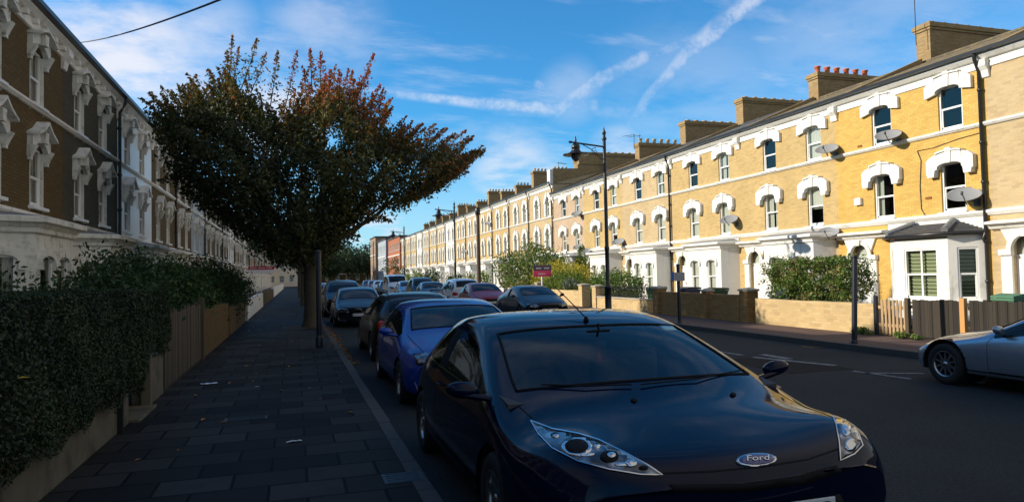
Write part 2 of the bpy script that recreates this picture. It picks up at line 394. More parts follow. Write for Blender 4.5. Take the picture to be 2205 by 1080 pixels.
def window(root, x0, x1, z0, z1, y=.10, mull=False, P=None, arch=0.0, cover='curtain', full=False, parent_name='window'):
    """sash window: frame > pane, curtain"""
    P = P or (lambda a, b, c: (a, b, c))
    t = .055; mz = (z0 + z1) / 2; mb = MB()
    def bx(a, b, c, d, e, f):
        v = [P(a, c, e), P(b, c, e), P(b, d, e), P(a, d, e), P(a, c, f), P(b, c, f), P(b, d, f), P(a, d, f)]
        mb.add(v, [(0, 3, 2, 1), (4, 5, 6, 7), (0, 1, 5, 4), (1, 2, 6, 5), (2, 3, 7, 6), (3, 0, 4, 7)])
    bx(x0, x0 + t, y - .05, y + .05, z0, z1); bx(x1 - t, x1, y - .05, y + .05, z0, z1)
    bx(x0 + t, x1 - t, y - .05, y + .05, z1 - t, z1); bx(x0 + t, x1 - t, y - .05, y + .05, z0, z0 + t)
    bx(x0 + t, x1 - t, y - .03, y + .04, mz - .03, mz + .03)          # meeting rail
    bx(x0 + t, x0 + t + .04, y - .02, y + .03, z0 + t, mz - .03); bx(x1 - t - .04, x1 - t, y - .02, y + .03, z0 + t, mz - .03)
    bx(x0 + t, x1 - t, y - .02, y + .03, z0 + t, z0 + t + .06)
    if mull:
        mx = (x0 + x1) / 2; bx(mx - .03, mx + .03, y - .025, y + .035, z0 + t + .06, z1 - t)
    bx(x0 - .08, x1 + .08, y - .22, y - .052, z0 - .07, z0)             # sill
    w = mb.build(parent_name, M['paint_white'], root)
    g = MB(); g.quad(P(x0 + t, y + .012, z0 + t), P(x1 - t, y + .012, z0 + t), P(x1 - t, y + .012, mz), P(x0 + t, y + .012, mz))
    g.quad(P(x0 + t, y - .004, mz), P(x1 - t, y - .004, mz), P(x1 - t, y - .004, z1 - t), P(x0 + t, y - .004, z1 - t))
    g.build('pane', M['window_glass'], w)
    cv = MB(); Y = y + .09; n = 10
    def sheet(a, b, c, d, amp=.018):
        for i in range(n):
            u0, u1 = a + (b - a) * i / n, a + (b - a) * (i + 1) / n
            y0, y1 = Y + amp * (i % 2), Y + amp * ((i + 1) % 2); cv.quad(P(u0, y0, c), P(u1, y1, c), P(u1, y1, d), P(u0, y0, d))
    if cover == 'curtain': sheet(x0 + .03, x0 + (x1 - x0) * .46, z0, z1); sheet(x0 + (x1 - x0) * .6, x1 - .03, z0, z1)
    elif cover == 'full': sheet(x0 + .02, x1 - .02, z0, z1, .012)
    elif cover == 'blind':
        k = 14
        for i in range(k):
            c = z0 + (z1 - z0) * i / k; d = z0 + (z1 - z0) * (i + .8) / k; cv.quad(P(x0, Y + .03, c), P(x1, Y + .03, c), P(x1, Y, d), P(x0, Y, d))
    elif cover == 'half': sheet(x0 + .02, x1 - .02, mz - .1, z1, .006)
    elif cover == 'side': sheet(x0 + .02, x0 + (x1 - x0) * .3, z0, z1)
    if cv.f: cv.build('blind' if cover in ('blind', 'half') else 'curtain', M['blind_green'] if cover == 'blind' else M['curtain'], w)
    return w
def arch_pts(cx, hw, zs, rise, n=10):
    """points of an arch from left to right: spring line zs, rise above it"""
    return [(cx - hw * math.cos(math.pi * i / n), zs + rise * math.sin(math.pi * i / n)) for i in range(n + 1)]
def band(mb, inner, outer, y0, y1):
    """solid between two point rows of equal length, from y0 (front) to y1"""
    n = len(inner)
    for i in range(n - 1):
        a, b, c, d = inner[i], inner[i + 1], outer[i + 1], outer[i]
        v = [(a[0], y0, a[1]), (b[0], y0, b[1]), (c[0], y0, c[1]), (d[0], y0, d[1]), (a[0], y1, a[1]), (b[0], y1, b[1]), (c[0], y1, c[1]), (d[0], y1, d[1])]
        mb.add(v, [(0, 1, 2, 3), (0, 4, 5, 1), (2, 6, 7, 3)] + ([(0, 3, 7, 4)] if i == 0 else []) + ([(1, 5, 6, 2)] if i == n - 2 else []))
def hood(root, cx, z1, style, w=.86, deep=.13):
    """stucco surround over a window whose opening ends at z1"""
    mb = MB(); hw = w / 2; k = 10
    if style in (1, 2):
        inn = arch_pts(cx, hw, z1 - .12, .12, k)
        if style == 2: top = lambda x: z1 + .20 + .16 * (1 - min(1, abs(x) / .75) ** 2)
        else: top = lambda x: z1 + .24 + .14 * (1 - min(1, abs(x) / .8) ** 2)
        out = [(cx + (-1 + 2 * i / k) * (hw + .02), top((-1 + 2 * i / k) * hw)) for i in range(k + 1)]
        band(mb, inn, out, -deep, .03)
        for s in (-1, 1):
            a, b = cx + s * (hw + .003), cx + s * (hw + .40); drop = .10 if style == 1 else .12
            mb.prism([(a, z1 - .16 - drop * .2), (b, z1 - .16 - drop), (b, z1 + .12), (cx + s * (hw + .24), z1 + .24), (a, top(hw))][::s], -deep, -.002, 'y')
            if style == 2: mb.prism([(cx + s * (hw + .1), z1 - .42), (cx + s * (hw + .34), z1 - .42), (cx + s * (hw + .37), z1 - .27), (cx + s * (hw + .06), z1 - .20)][::s], -deep - .03, -.004, 'y')
        mb.prism([(cx - .07, z1 - .02), (cx + .07, z1 - .02), (cx + .10, z1 + .42), (cx + .05, z1 + .47), (cx - .05, z1 + .47), (cx - .12, z1 + .46)], -deep - .03, -.002, 'y')
        band(mb, [(p[0], p[1] + .0) for p in out], [(p[0], p[1] + .05) for p in out], -deep - .05, -.001)
    else:       # round-headed, band down the sides
        inn = arch_pts(cx, hw - .02, z1 - hw, hw - .02, k); out = arch_pts(cx, hw + .36, z1 - hw, hw + .38, k)
        band(mb, inn, out, -deep, .03)
        for s in (-1, 1):
            mb.box(cx + s * (hw + .002), cx + s * (hw + .34), -deep + .02, -.003, z1 - hw - 1.15, z1 - hw - .002)
            mb.box(cx + s * (hw - .01), cx + s * (hw + .28), -deep - .04, -.004, z1 - hw - .08, z1 - hw + .06)
        mb.prism([(cx - .06, z1 - .05), (cx + .06, z1 - .05), (cx + .1, z1 + .4), (cx - .1, z1 + .4)], -deep - .06, -.002, 'y')
        # corner fillets filling the square head
        for s in (-1, 1):
            for i in range(5):
                q0, q1 = math.pi * (i / 10), math.pi * ((i + 1) / 10)
                a = (cx - s * -1 * (hw - .02) * math.cos(q0) * 1, z1 - hw + (hw - .02) * math.sin(q0)); b = (cx + s * (hw - .02) * math.cos(q1), z1 - hw + (hw - .02) * math.sin(q1))
                a = (cx + s * (hw - .02) * math.cos(q0), a[1])
                mb.quad((a[0], .02, a[1]), (b[0], .02, b[1]), (b[0], .02, z1 + .01), (a[0], .02, z1 + .01))
    return mb.build('window_surround', M['stucco'], root)
def hood_left(root, cx, z1, top=False):
    """deep bracketed hood with a small pediment"""
    mb = MB(); hw = .44; D = .22
    mb.prism([(cx - hw - .17, z1 - .02), (cx - hw - .17, z1 + .22), (cx - .24, z1 + .36), (cx, z1 + .56 if not top else z1 + .44), (cx + .24, z1 + .36), (cx + hw + .17, z1 + .22), (cx + hw + .17, z1 - .02), (cx + hw, z1 - .06), (cx + hw * .6, z1 + .08), (cx, z1 + .13), (cx - hw * .6, z1 + .08), (cx - hw, z1 - .06)][::-1], -D + .1, -.002, 'y')
    band(mb, [(cx - hw - .2, z1 + .22), (cx - .27, z1 + .365), (cx, z1 + (.44 if top else .56)), (cx + .27, z1 + .365), (cx + hw + .2, z1 + .22)],
         [(cx - hw - .2, z1 + .28), (cx - .27, z1 + .43), (cx, z1 + (.51 if top else .63)), (cx + .27, z1 + .43), (cx + hw + .2, z1 + .28)], -D - .06, -.001)
    for s in (-1, 1):
        a, b = cx + s * (hw + .03), cx + s * (hw + .20)
        x0, x1 = min(a, b), max(a, b)
        mb.prism([(-.003, z1 - .28), (-.003, z1 - .021), (-D + .02, z1 - .021), (-D + .06, z1 - .10), (-.12, z1 - .18), (-.08, z1 - .28)][::-1], x0, x1, 'x')
        mb.box(x0 + .03, x1 - .03, -.08, -.003, z1 - .36, z1 - .281)
    mb.prism([(cx - .09, z1 + .10), (cx + .09, z1 + .10), (cx + .12, z1 + .36), (cx - .12, z1 + .36)], -D - .01, -.004, 'y')
    # the white painted reveal lining
    for s in (-1, 1): mb.box(cx + s * (hw - .012), cx + s * (hw + .015), -.012, .05, z1 - 1.5, z1 - .07)
    return mb.build('window_surround', M['stucco_worn'], root)
def pots(root_ch, x, ys, z, mat, r=.13, h=.34):
    for yy in ys:
        mb = MB(); mb.lathe([(r * .8, 0), (r, .03), (r * .86, .06), (r * .82, h - .08), (r * 1.05, h - .06), (r * 1.05, h), (r * .75, h), (r * .7, h - .12)], 12, (x, yy, z))
        mb.build('chimney_pot', M[mat], root_ch)
def make_house(kind, W=6.15, eave=8.05, bay='flat', wall='brick_yellow', covers=('curtain',) * 7, chim='half', label='', chim_mat='brick_chimney', hw_door='door_white', depth=9.0, stucco='stucco', gf=True):
    """house in its own frame: x along the front (0..W), the street at negative y, z up"""
    t = thing('terraced_house', label, 'house')
    L = kind == 'left'; arch = kind == 'arch'
    ww = .86 if not arch else .92; c1, c2 = (2.2, 4.93)
    if L: c1, c2 = 1.45, 4.0
    z2 = (6.02, 7.42) if not arch else (6.35, 8.05); z1 = (3.40, 4.98) if not arch else (3.5, 5.45)
    if L: z2 = (5.92, 7.25); z1 = (3.52, 4.92); ww = .92
    sc1, sc2 = 3.22, z2[0] - .13
    holes = [(c - ww / 2, c + ww / 2, a, b) for (a, b) in (z2, z1) for c in (c1, c2)]
    door = (.62, 1.50, .30, 2.55) if not L else (4.55, 5.45, .3, 2.5)
    bx0, bx1, bd = (2.38, 5.98, .80) if not L else (.35, 4.05, .9)
    # upper wall
    mb = MB(); facade(mb, 0, W, sc1, eave - .05, holes, 0, .15)
    mb.quad((0, 0, sc1), (0, 0, eave), (0, depth, eave), (0, depth, sc1)); mb.quad((W, 0, sc1), (W, depth, sc1), (W, depth, eave), (W, 0, eave))
    mb.quad((0, depth, 0), (0, depth, eave), (W, depth, eave), (W, depth, 0))
    mb.add([(0, 0, eave - .05), (0, depth, eave - .05), (0, depth / 2, eave + (1.8 if not arch else 1.1)), (W, 0, eave - .05), (W, depth, eave - .05), (W, depth / 2, eave + (1.8 if not arch else 1.1))], [(0, 2, 1), (3, 4, 5)])
    mb.build('wall', M[wall], t)
    # ground floor wall
    mb = MB(); facade(mb, 0, W, 0, sc1, [door, (bx0 + .25, bx1 - .25, .5, 2.6)], 0, .35)
    mb.quad((0, 0, 0), (0, 0, sc1), (0, depth, sc1), (0, depth, 0)); mb.quad((W, 0, 0), (W, depth, 0), (W, depth, sc1), (W, 0, sc1))
    mb.build('ground_floor_wall', M[stucco if (arch or L) else wall], t)
    if not (arch or L):
        mb = MB(); mb.box(bx0 - .02, bx1 + .02, -.035, -.003, 2.62, sc1 - .045); mb.build('frieze', M[stucco], t)
    mb = MB(); mb.quad((0.02, .9, 0), (W - .02, .9, 0), (W - .02, .9, eave - .1), (.02, .9, eave - .1)); mb.quad((.02, .02, sc1 - .1), (W - .02, .02, sc1 - .1), (W - .02, .9, sc1 - .1), (.02, .9, sc1 - .1)); mb.build('room_back', M['dark_room'], t)
    # string courses
    mb = MB(); mb.prism([(0, sc2), (-.05, sc2 + .01), (-.10, sc2 + .07), (-.10, sc2 + .12), (0, sc2 + .15)][::-1], 0, W, 'x'); mb.build('string_course', M[stucco], t)
    mb = MB(); mb.prism([(0, sc1 - .04), (-.05, sc1 - .03), (-.12, sc1 + .06), (-.12, sc1 + .12), (0, sc1 + .16)][::-1], 0, W, 'x'); mb.build('string_course', M[stucco], t)
    # cornice under the eave
    mb = MB(); e = eave
    mb.prism([(0, e - .42), (-.05, e - .40), (-.05, e - .30), (-.03, e - .29), (-.03, e - .16), (-.12, e - .14), (-.22, e - .04), (-.22, e + .0), (0, e + .0)][::-1], 0, W, 'x')
    for i in range(0 if not L else 9):
        x = W * (i + .5) / 9; mb.box(x - .07, x + .07, -.16, -.032, e - .285, e - .165)
    mb.build('cornice', M[stucco], t)
    mb = MB(); mb.prism([(-.003, e - .72), (-.06, e - .70), (-.10, e - .5), (-.20, e - .36), (-.20, e - .17), (-.003, e - .17)][::-1], -.16, .16, 'x'); mb.build('corbel', M[stucco], t)
    # gutter, downpipe
    mb = MB(); mb.prism([(-.225, e + .004), (-.36, e + .03), (-.37, e + .13), (-.33, e + .13), (-.32, e + .05), (-.225, e + .03)][::-1], 0, W, 'x'); mb.build('gutter', M['gutter_black'], t)
    if kind != 'arch' or True:
        mb = MB(); mb.tube([(W - .1, -.3, e + .02), (W - .1, -.28, e - .14), (W - .12, -.1, e - .5), (W - .12, -.09, .1)], .055, 8)
        for z in (1.2, 2.4, 4.2, 5.4, 7.0): mb.lathe([(.056, -.05), (.075, -.04), (.075, .04), (.056, .05)], 8, (W - .12, -.095, z))
        mb.build('downpipe', M['gutter_black'], t)
    # roof, two slopes; courses of slates as shallow steps
    rz = eave + (1.86 if not arch else 1.2); mb = MB(); n = 14
    for k in range(n):
        a, b = k / n, (k + 1) / n; y0, y1 = -.30 + (depth / 2 + .30) * a, -.30 + (depth / 2 + .30) * b; za, zb = e + .06 + (rz - e - .06) * a, e + .06 + (rz - e - .06) * b
        mb.quad((0, y0, za + .03), (W, y0, za + .03), (W, y1, zb), (0, y1, zb)); mb.quad((0, y0, za), (W, y0, za), (W, y0, za + .03), (0, y0, za + .03))
    mb.quad((0, depth / 2, rz), (W, depth / 2, rz), (W, depth + .1, e), (0, depth + .1, e))
    mb.tube([(0, depth / 2, rz + .02), (W, depth / 2, rz + .02)], .09, 6, smooth=False)
    roof = mb.build('roof', M['slate'], t)
    # party wall upstand on the far side (x = 0) and chimney
    mb = MB(); mb.prism([(-.1, e - .02), (-.1, e + .16), (depth / 2 - .2, rz + .16), (depth / 2 - .2, rz - .1)][::-1], -.09, .16, 'x'); mb.build('party_wall', M[chim_mat], t)
    y0, y1, zt = {'long': (4.55, 9.3, eave + 3.5), 'half': (4.4, 9.0, eave + 3.2), 'tall': (2.3, 4.8, eave + 3.45), 'small': (4.5, 6.6, eave + 3.0)}[chim]
    mb = MB(); mb.box(-.32, .34, y0, y1, e + .4, zt - .32); mb.box(-.37, .39, y0 - .05, y1 + .05, zt - .317, zt - .22); mb.box(-.42, .44, y0 - .10, y1 + .10, zt - .217, zt - .06); mb.box(-.35, .37, y0 - .04, y1 + .04, zt - .057, zt)
    ch = mb.build('chimney', M[chim_mat], t)
    if chim == 'half': pots(ch, 0, [y0 + .3 + i * .58 for i in range(6)], zt, 'terracotta', .15, .36)
    elif chim == 'long': pots(ch, 0, [y0 + .4 + i * .64 for i in range(7)], zt, 'pot_buff', .16, .12)
    elif chim == 'tall': pots(ch, 0, [y0 + .4, y0 + 1.2], zt, 'terracotta', .15, .16)
    else: pots(ch, 0, [y0 + .3 + i * .4 for i in range(4)], zt, 'pot_buff', .12, .3)
    # windows
    i = 0
    for zz in (z2, z1):
        for c in (c1, c2):
            window(t, c - ww / 2 + .003, c + ww / 2 - .003, zz[0] + .003, zz[1] - .003, .105, cover=covers[i]); i += 1
    for c in (c1, c2):
        if L: hood_left(t, c, z2[1], True); hood_left(t, c, z1[1])
        else: hood(t, c, z2[1], 3 if arch else 1, ww, .12); hood(t, c, z1[1], 3 if arch else 2, ww, .16)
    # door: leaf > handle; fanlight; arched case
    d0, d1, dz0, dz1 = door; cx = (d0 + d1) / 2; hw = (d1 - d0) / 2
    mb = MB(); y = .17; mb.box(d0 + .02, d1 - .02, y - .04, y, dz0, 1.92)
    for (a, b, c, d) in ((.1, .38, .12, .62), (.48, .76, .12, .62), (.1, .38, .74, 1.48), (.48, .76, .74, 1.48)):
        if d0 + b < d1: mb.box(d0 + a, d0 + b, y - .055, y - .041, dz0 + c, dz0 + d)
    dl = mb.build('door', M[hw_door], t)
    mb = MB(); mb.lathe([(.0, 0), (.03, -.01), (.03, -.04), (0, -.05)], 8, (d1 - .12, y - .055, 1.15), 'y'); mb.build('handle', M['brass'], dl)
    mb = MB(); mb.box(d0 + .36, d0 + .5, y - .06, y - .042, 1.0, 1.06); mb.build('letter_plate', M['brass'], dl)
    mb = MB(); mb.quad((d0, y - .02, 1.98), (d1, y - .02, 1.98), (d1, y - .02, dz1), (d0, y - .02, dz1)); mb.build('fanlight', M['window_glass'], t)
    mb = MB(); mb.quad((d0, y + .03, 1.98), (d1, y + .03, 1.98), (d1, y + .03, dz1), (d0, y + .03, dz1)); mb.build('fanlight_blind', M['curtain'], t)
    mb = MB(); mb.box(d0, d1, y - .06, y + .02, 1.921, 1.98); mb.box(d0 + .003, d0 + .02, y - .05, y, dz0, 1.92); mb.box(d1 - .02, d1 - .003, y - .05, y, dz0, 1.92); mb.build('door_frame', M['paint_white'], t)
    mb = MB(); inn = arch_pts(cx, hw - .01, dz1 - hw, hw - .01, 12); out = [(cx + (hw + .32) * (-1 + 2 * j / 12), 2.78) for j in range(13)]
    band(mb, inn, out, -.08, .0)
    out2 = arch_pts(cx, hw + .13, dz1 - hw, hw + .12, 12); band(mb, inn, out2, -.13, -.081)
    for s in (-1, 1):
        a, b = sorted((cx + s * (hw - .002), cx + s * (hw + .32))); mb.box(a, b, -.08, -.002, 0, dz1 - hw - .002)
        mb.box(a - .03, b + .03, -.15, -.003, dz1 - hw - .14, dz1 - hw + .03)
    mb.prism([(cx - .08, dz1 - .06), (cx + .08, dz1 - .06), (cx + .12, 2.70), (cx - .12, 2.70)], -.18, -.131, 'y')
    mb.build('door_case', M[stucco], t)
    mb = MB(); mb.prism([(0, 2.72), (-.14, 2.76), (-.2, 2.86), (-.34, 2.9), (-.34, 2.97), (0, 3.02)][::-1], .02 if not L else d0 - .45, (bx0 - .02) if not L else W - .05, 'x'); mb.build('door_cornice', M[stucco], t)
    mb = MB(); mb.box(d0 - .3, d1 + .3, -.9, -.004, .003, .15); mb.box(d0 - .3, d1 + .3, -.5, -.003, .151, .30); mb.build('step', M['coping'], t)
    # the bay: canted sides
    f0, f1 = bx0 + .95, bx1 - .65; top = 2.72 if bay == 'tile' else 2.78
    if L: f0, f1 = bx0 + .6, bx1 - .6
    elif bay != 'tile': f0, f1 = bx0 + .30, bx1 - .32
    mb = MB()
    def mapper(a, b):
        a, b = Vector(a), Vector(b); u = (b - a).normalized(); nrm = Vector((u.y, -u.x)); ln = (b - a).length
        def P(x, y, z): q = a + u * x - nrm * y; return (q.x, q.y, z)
        return P, ln
    segs = [((bx0, 0), (f0, -bd)), ((f0, -bd), (f1, -bd)), ((f1, -bd), (bx1, 0))]
    wins = []
    for si, (a, b) in enumerate(segs):
        P, ln = mapper(a, b)
        if bay == 'tile': hs = [(ln / 2 - .28, ln / 2 + .28, .62, 2.25)] if si != 1 else [(ln / 2 - .62, ln / 2 + .62, .62, 2.25)]
        else: hs = [] if si != 1 else [(ln / 2 - 1.10, ln / 2 - .38, .62, 2.22), (ln / 2 + .34, ln / 2 + 1.06, .62, 2.22)]
        if L: hs = [(ln / 2 - .26, ln / 2 + .26, .7, 2.3)] if si != 1 else [(ln / 2 - .9, ln / 2 - .14, .7, 2.3), (ln / 2 + .14, ln / 2 + .9, .7, 2.3)]
        facade(mb, 0, ln, 0, top, hs, 0, .1, P); wins += [(P, h, si) for h in hs]
    bw = mb.build('bay_wall', M[stucco], t)
    for k, (P, h, si) in enumerate(wins):
        window(t, h[0] + .003, h[1] - .003, h[2] + .003, h[3] - .003, .07, mull=(bay == 'tile' and si == 1), P=P, cover=covers[4 + k % 3])
    if bay != 'tile':
        for (P, h, si) in wins:        # little arched heads over the bay lights
            mb = MB()
            cxx = (h[0] + h[1]) / 2; hh = (h[1] - h[0]) / 2; k = 8
            inn = arch_pts(cxx, hh, h[3] - .13, .12, k); out = arch_pts(cxx, hh + .13, h[3] - .13, .30, k)
            for j in range(k):
                a, b, c, d = inn[j], inn[j + 1], out[j + 1], out[j]
                for yy in (-.05,):
                    mb.quad(P(a[0], yy, a[1]), P(b[0], yy, b[1]), P(c[0], yy, c[1]), P(d[0], yy, d[1]))
                mb.quad(P(d[0], 0, d[1]), P(d[0], -.05, d[1]), P(c[0], -.05, c[1]), P(c[0], 0, c[1])); mb.quad(P(a[0], .06, a[1]), P(b[0], .06, b[1]), P(b[0], -.05, b[1]), P(a[0], -.05, a[1]))
                mb.quad(P(a[0], .05, a[1]), P(b[0], .05, b[1]), P(b[0], .05, h[3]), P(a[0], .05, h[3]))
            for s in (-1, 1):
                x0, x1 = sorted((cxx + s * hh, cxx + s * (hh + .13)))
                for (q0, q1, q2, q3) in (((x0, -.07, h[3] - .3), (x1, -.07, h[3] - .3), (x1, -.07, h[3] - .13), (x0, -.07, h[3] - .13)),):
                    mb.quad(P(*q0), P(*q1), P(*q2), P(*q3))
                    mb.quad(P(x0, 0, q3[2]), P(x0, -.07, q3[2]), P(x1, -.07, q3[2]), P(x1, 0, q3[2])); mb.quad(P(x0, 0, q0[2]), P(x1, 0, q0[2]), P(x1, -.07, q0[2]), P(x0, -.07, q0[2]))
                    mb.quad(P(x0, 0, q0[2]), P(x0, -.07, q0[2]), P(x0, -.07, q3[2]), P(x0, 0, q3[2])); mb.quad(P(x1, 0, q0[2]), P(x1, 0, q3[2]), P(x1, -.07, q3[2]), P(x1, -.07, q0[2]))
            mb.build('arch_moulding', M['stucco_worn'] if L else M[stucco], t)
        mb = MB()
        def ring(o, z): return [(bx0 - o, .0, z), (f0 - o * .5, -bd - o, z), (f1 + o * .5, -bd - o, z), (bx1 + o, .0, z)]
        lv = [(0, 2.70), (.07, 2.74), (.07, 2.82), (.16, 2.90), (.26, 2.93), (.26, 3.02), (.20, 3.05)]
        vs = []; [vs.extend(ring(o, z)) for o, z in lv]; fs = []
        for j in range(len(lv) - 1):
            for q in range(3): fs.append((j * 4 + q, j * 4 + q + 1, (j + 1) * 4 + q + 1, (j + 1) * 4 + q))
        mb.add(vs, fs); mb.build('bay_cornice', M[stucco], t)
        mb = MB(); r0 = ring(.20, 3.052); r1 = [(bx0 + .3, .0, 3.17), (f0 + .1, -.3, 3.17), (f1 - .1, -.3, 3.17), (bx1 - .3, .0, 3.17)]
        mb.add(r0 + r1, [(0, 1, 5, 4), (1, 2, 6, 5), (2, 3, 7, 6), (4, 5, 6, 7)]); mb.build('bay_roof', M['lead'], t)
    else:
        mb = MB(); o = .22; z0 = top - .02
        r0 = [(bx0 - o, -.04, z0), (f0 - o * .4, -bd - o, z0), (f1 + o * .4, -bd - o, z0), (bx1 + o * .2, -.04, z0)]
        ra = [(x, y, z + .05) for x, y, z in r0]; r1 = [(bx0 + .75, -.04, 3.06), (f0 + .2, -.12, 3.06), (f1 - .35, -.12, 3.06), (bx1 - .8, -.04, 3.06)]
        mb.add(r0 + ra + r1, [(0, 1, 5, 4), (1, 2, 6, 5), (2, 3, 7, 6), (4, 5, 9, 8), (5, 6, 10, 9), (6, 7, 11, 10), (8, 9, 10, 11), (0, 3, 2, 1)])
        for j in range(1, 6):          # tile courses
            a = j / 6; p = [Vector(ra[q]).lerp(Vector(r1[q]), a) + Vector((0, 0, .012)) for q in range(4)]; q_ = [Vector(ra[q]).lerp(Vector(r1[q]), a + .02) + Vector((0, 0, .03)) for q in range(4)]
            for q in range(3): mb.quad(p[q], p[q + 1], q_[q + 1], q_[q])
        mb.build('bay_roof', M['slate'], t)
        mb = MB()
        for q in (1, 2): mb = MB(); mb.tube([Vector(ra[q]) + Vector((0, 0, .03)), Vector(r1[q]) + Vector((0, 0, .06))], .10, 8); mb.build('roof_hip', M['lead'], t)
        mb = MB(); mb.tube([Vector(p) + Vector((0, 0, -.02)) for p in r0], .06, 8); mb.tube([Vector(r0[3]) + Vector((0, -.05, 0)), (bx1 + .02, -.18, z0 - .22), (W - .13, -.14, z0 - .3)], .045, 8); mb.build('bay_gutter', M['gutter_black'], t)
    return t
def put_house(o, side, Y, X=None):
    """side +1: right-hand row, origin at the far corner; side -1: left row, origin at the near corner"""
    if side > 0: o.location = (X if X is not None else 20.0, Y, 0); o.rotation_euler = (0, 0, R(-90))
    else: o.location = (X if X is not None else -5.8, Y, 0); o.rotation_euler = (0, 0, R(90))
    return o
def drop(o, stem_):
    for k in list(KIDS.get(o.name, [])):
        if k.name.split('.')[0] == stem_: KIDS[o.name].remove(k); bpy.data.objects.remove(k)
GR = 'yellow brick terraced houses'
W = 6.15
dark4 = ('curtain', 'none', 'none', 'none')
h1 = put_house(make_house('std', bay='tile', wall='brick_gold', covers=('none', 'none', 'side', 'none', 'blind', 'blind', 'blind'), chim='long', label='golden brick house with white bay under a small tiled roof behind the picket gate'), 1, 21.8)
for k in kids(h1, 'roof'): repaint(k, M['tile_brown'])
h1['group'] = GR
h2 = put_house(make_house('std', wall='brick_yellow', covers=('none', 'full', 'curtain', 'half', 'curtain', 'full', 'curtain'), chim='half', label='yellow brick house with red chimney pots and round-arched white door, behind the clipped bush'), 1, 21.8 + W)
for k in kids(h2, 'roof'): repaint(k, M['tile_brown'])
h2['group'] = GR
std = put_house(make_house('std', wall='brick_yellow', covers=('none', 'curtain', 'full', 'full', 'full', 'full', 'curtain'), chim='long', label='yellow brick house at the joint with the darker row, behind the sooty garden wall'), 1, 21.8 + 2 * W)
std['group'] = GR
h0 = put_house(copy_tree(h2), 1, 15.65); h0['label'] = 'buff brick house past the thick black downpipe, cut by the picture edge'
for k in [*kids(h0, 'wall'), *kids(h0, 'ground_floor_wall')]: repaint(k, M['brick_buff'])
GB = 'middle terrace of duller brick houses'
for i, (mat, ch, lab) in enumerate([('brick_buff', None, 'dull buff brick house beside the tall street lamp, near end of its row'), ('brick_yellow', None, 'yellow brick house seen just behind the tall street lamp post'), ('brick_pinkish', None, 'pinkish grey brick house at the far end of the middle row')]):
    src = (std, h2, std)[i]
    c = put_house(copy_tree(src), 1, 21.8 + (3 + i) * W); c['label'] = lab; c['group'] = GB
    for k in [*kids(c, 'wall'), *kids(c, 'ground_floor_wall')]: repaint(k, M[mat])
    if i != 0: drop(c, 'downpipe')
    if i == 1:
        for k in list(kids(c, 'chimney_pot')): repaint(k, M['pot_buff'])
ordn = ['first', 'second', 'third', 'fourth', 'fifth', 'sixth', 'seventh', 'eighth', 'ninth', 'tenth', 'eleventh', 'twelfth', 'thirteenth', 'fourteenth', 'fifteenth', 'sixteenth', 'seventeenth', 'eighteenth', 'nineteenth', 'twentieth']
drop(h2, 'downpipe'); drop(std, 'downpipe')
arc = make_house('arch', eave=9.0, wall='brick_buff', covers=('full',) * 7, chim='small', label='x')
Y0 = 21.8 + 5 * W
for i in range(14):
    c = arc if i == 0 else copy_tree(arc); put_house(c, 1, Y0 + 6.0 * (i + 1)); c.scale = (6.0 / W, 1, 1)
    c['label'] = ordn[i] + ' house of the taller far row with round-headed white window surrounds'; c['group'] = 'taller far row of arched-window houses'
    if i in (0, 1, 4, 9): mat = 'brick_buff'
    elif i in (6, 10): mat = 'stucco'
    else: mat = 'brick_yellow'
    for k in kids(c, 'wall'): repaint(k, M[mat])
    if i % 3 == 2:
        for k in kids(c, 'chimney'): k.scale = (1.1, 1, 1.06)
# the end wall of the taller row rising above its neighbour
c0 = arc; mb = MB(); mb.prism([(.02, 8.6), (.02, 10.2), (2.2, 10.25), (2.2, 10.6), (4.6, 10.6), (4.6, 8.6)][::-1], 6.0, 6.14, 'x'); mb.build('end_wall', M['brick_chimney'], c0)
mb = MB(); mb.box(5.7, 6.2, 2.3, 4.5, 10.61, 11.45); mb.box(5.62, 6.28, 2.22, 4.58, 11.452, 11.6); mb.build('end_chimney', M['brick_chimney'], c0)
mb = MB(); mb.box(5.55, 6.24, -.28, -.01, 8.95, 10.1); mb.build('end_pier', M['stucco'], c0)
# left-hand row in shade
lft = make_house('left', eave=8.05, wall='brick_brown', W=5.95, covers=('full', 'full', 'curtain', 'full', 'curtain', 'none', 'full'), chim='small', label='x', stucco='stucco_left')
GL = 'shaded terrace along the near pavement'
labs = {0: 'x', 1: 'brown brick shaded house with ornate white window hoods nearest on the pavement side', 2: 'dark olive brick shaded house between the brown one and the white one', 3: 'white painted shaded house with a drainpipe at its near edge', 4: 'brown brick shaded house just past the white painted one'}
for i in range(-6, 24):
    Y = 20.9 + 5.95 * i
    c = lft if i == -6 else copy_tree(lft); put_house(c, -1, Y)
    j = i + 2
    c['label'] = labs.get(j) if j in labs and j > 0 else (ordn[j - 1] + ' house along the shaded terrace, counted from the near end' if 0 < j <= 20 else ordn[abs(j) % 20] + ' unseen house of the shaded terrace beside the camera' if j <= 0 else 'far house at the dim end of the shaded terrace, number ' + ordn[j - 21])
    c['group'] = GL
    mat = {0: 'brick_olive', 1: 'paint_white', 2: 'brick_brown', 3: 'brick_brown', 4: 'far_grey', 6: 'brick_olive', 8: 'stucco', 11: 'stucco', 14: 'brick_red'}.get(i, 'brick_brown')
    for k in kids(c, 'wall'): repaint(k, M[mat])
    for k in [*kids(c, 'bay_wall'), *kids(c, 'bay_cornice')]: repaint(k, M['stucco_worn'])
    if i == 1:
        for k in kids(c, 'window_surround'): repaint(k, M['stucco_left'])
    if i % 2: 
        for k in kids(c, 'chimney_pot'): repaint(k, M['terracotta'])
    if (i % 2 or i < 0) and i > -6: drop(c, 'downpipe')
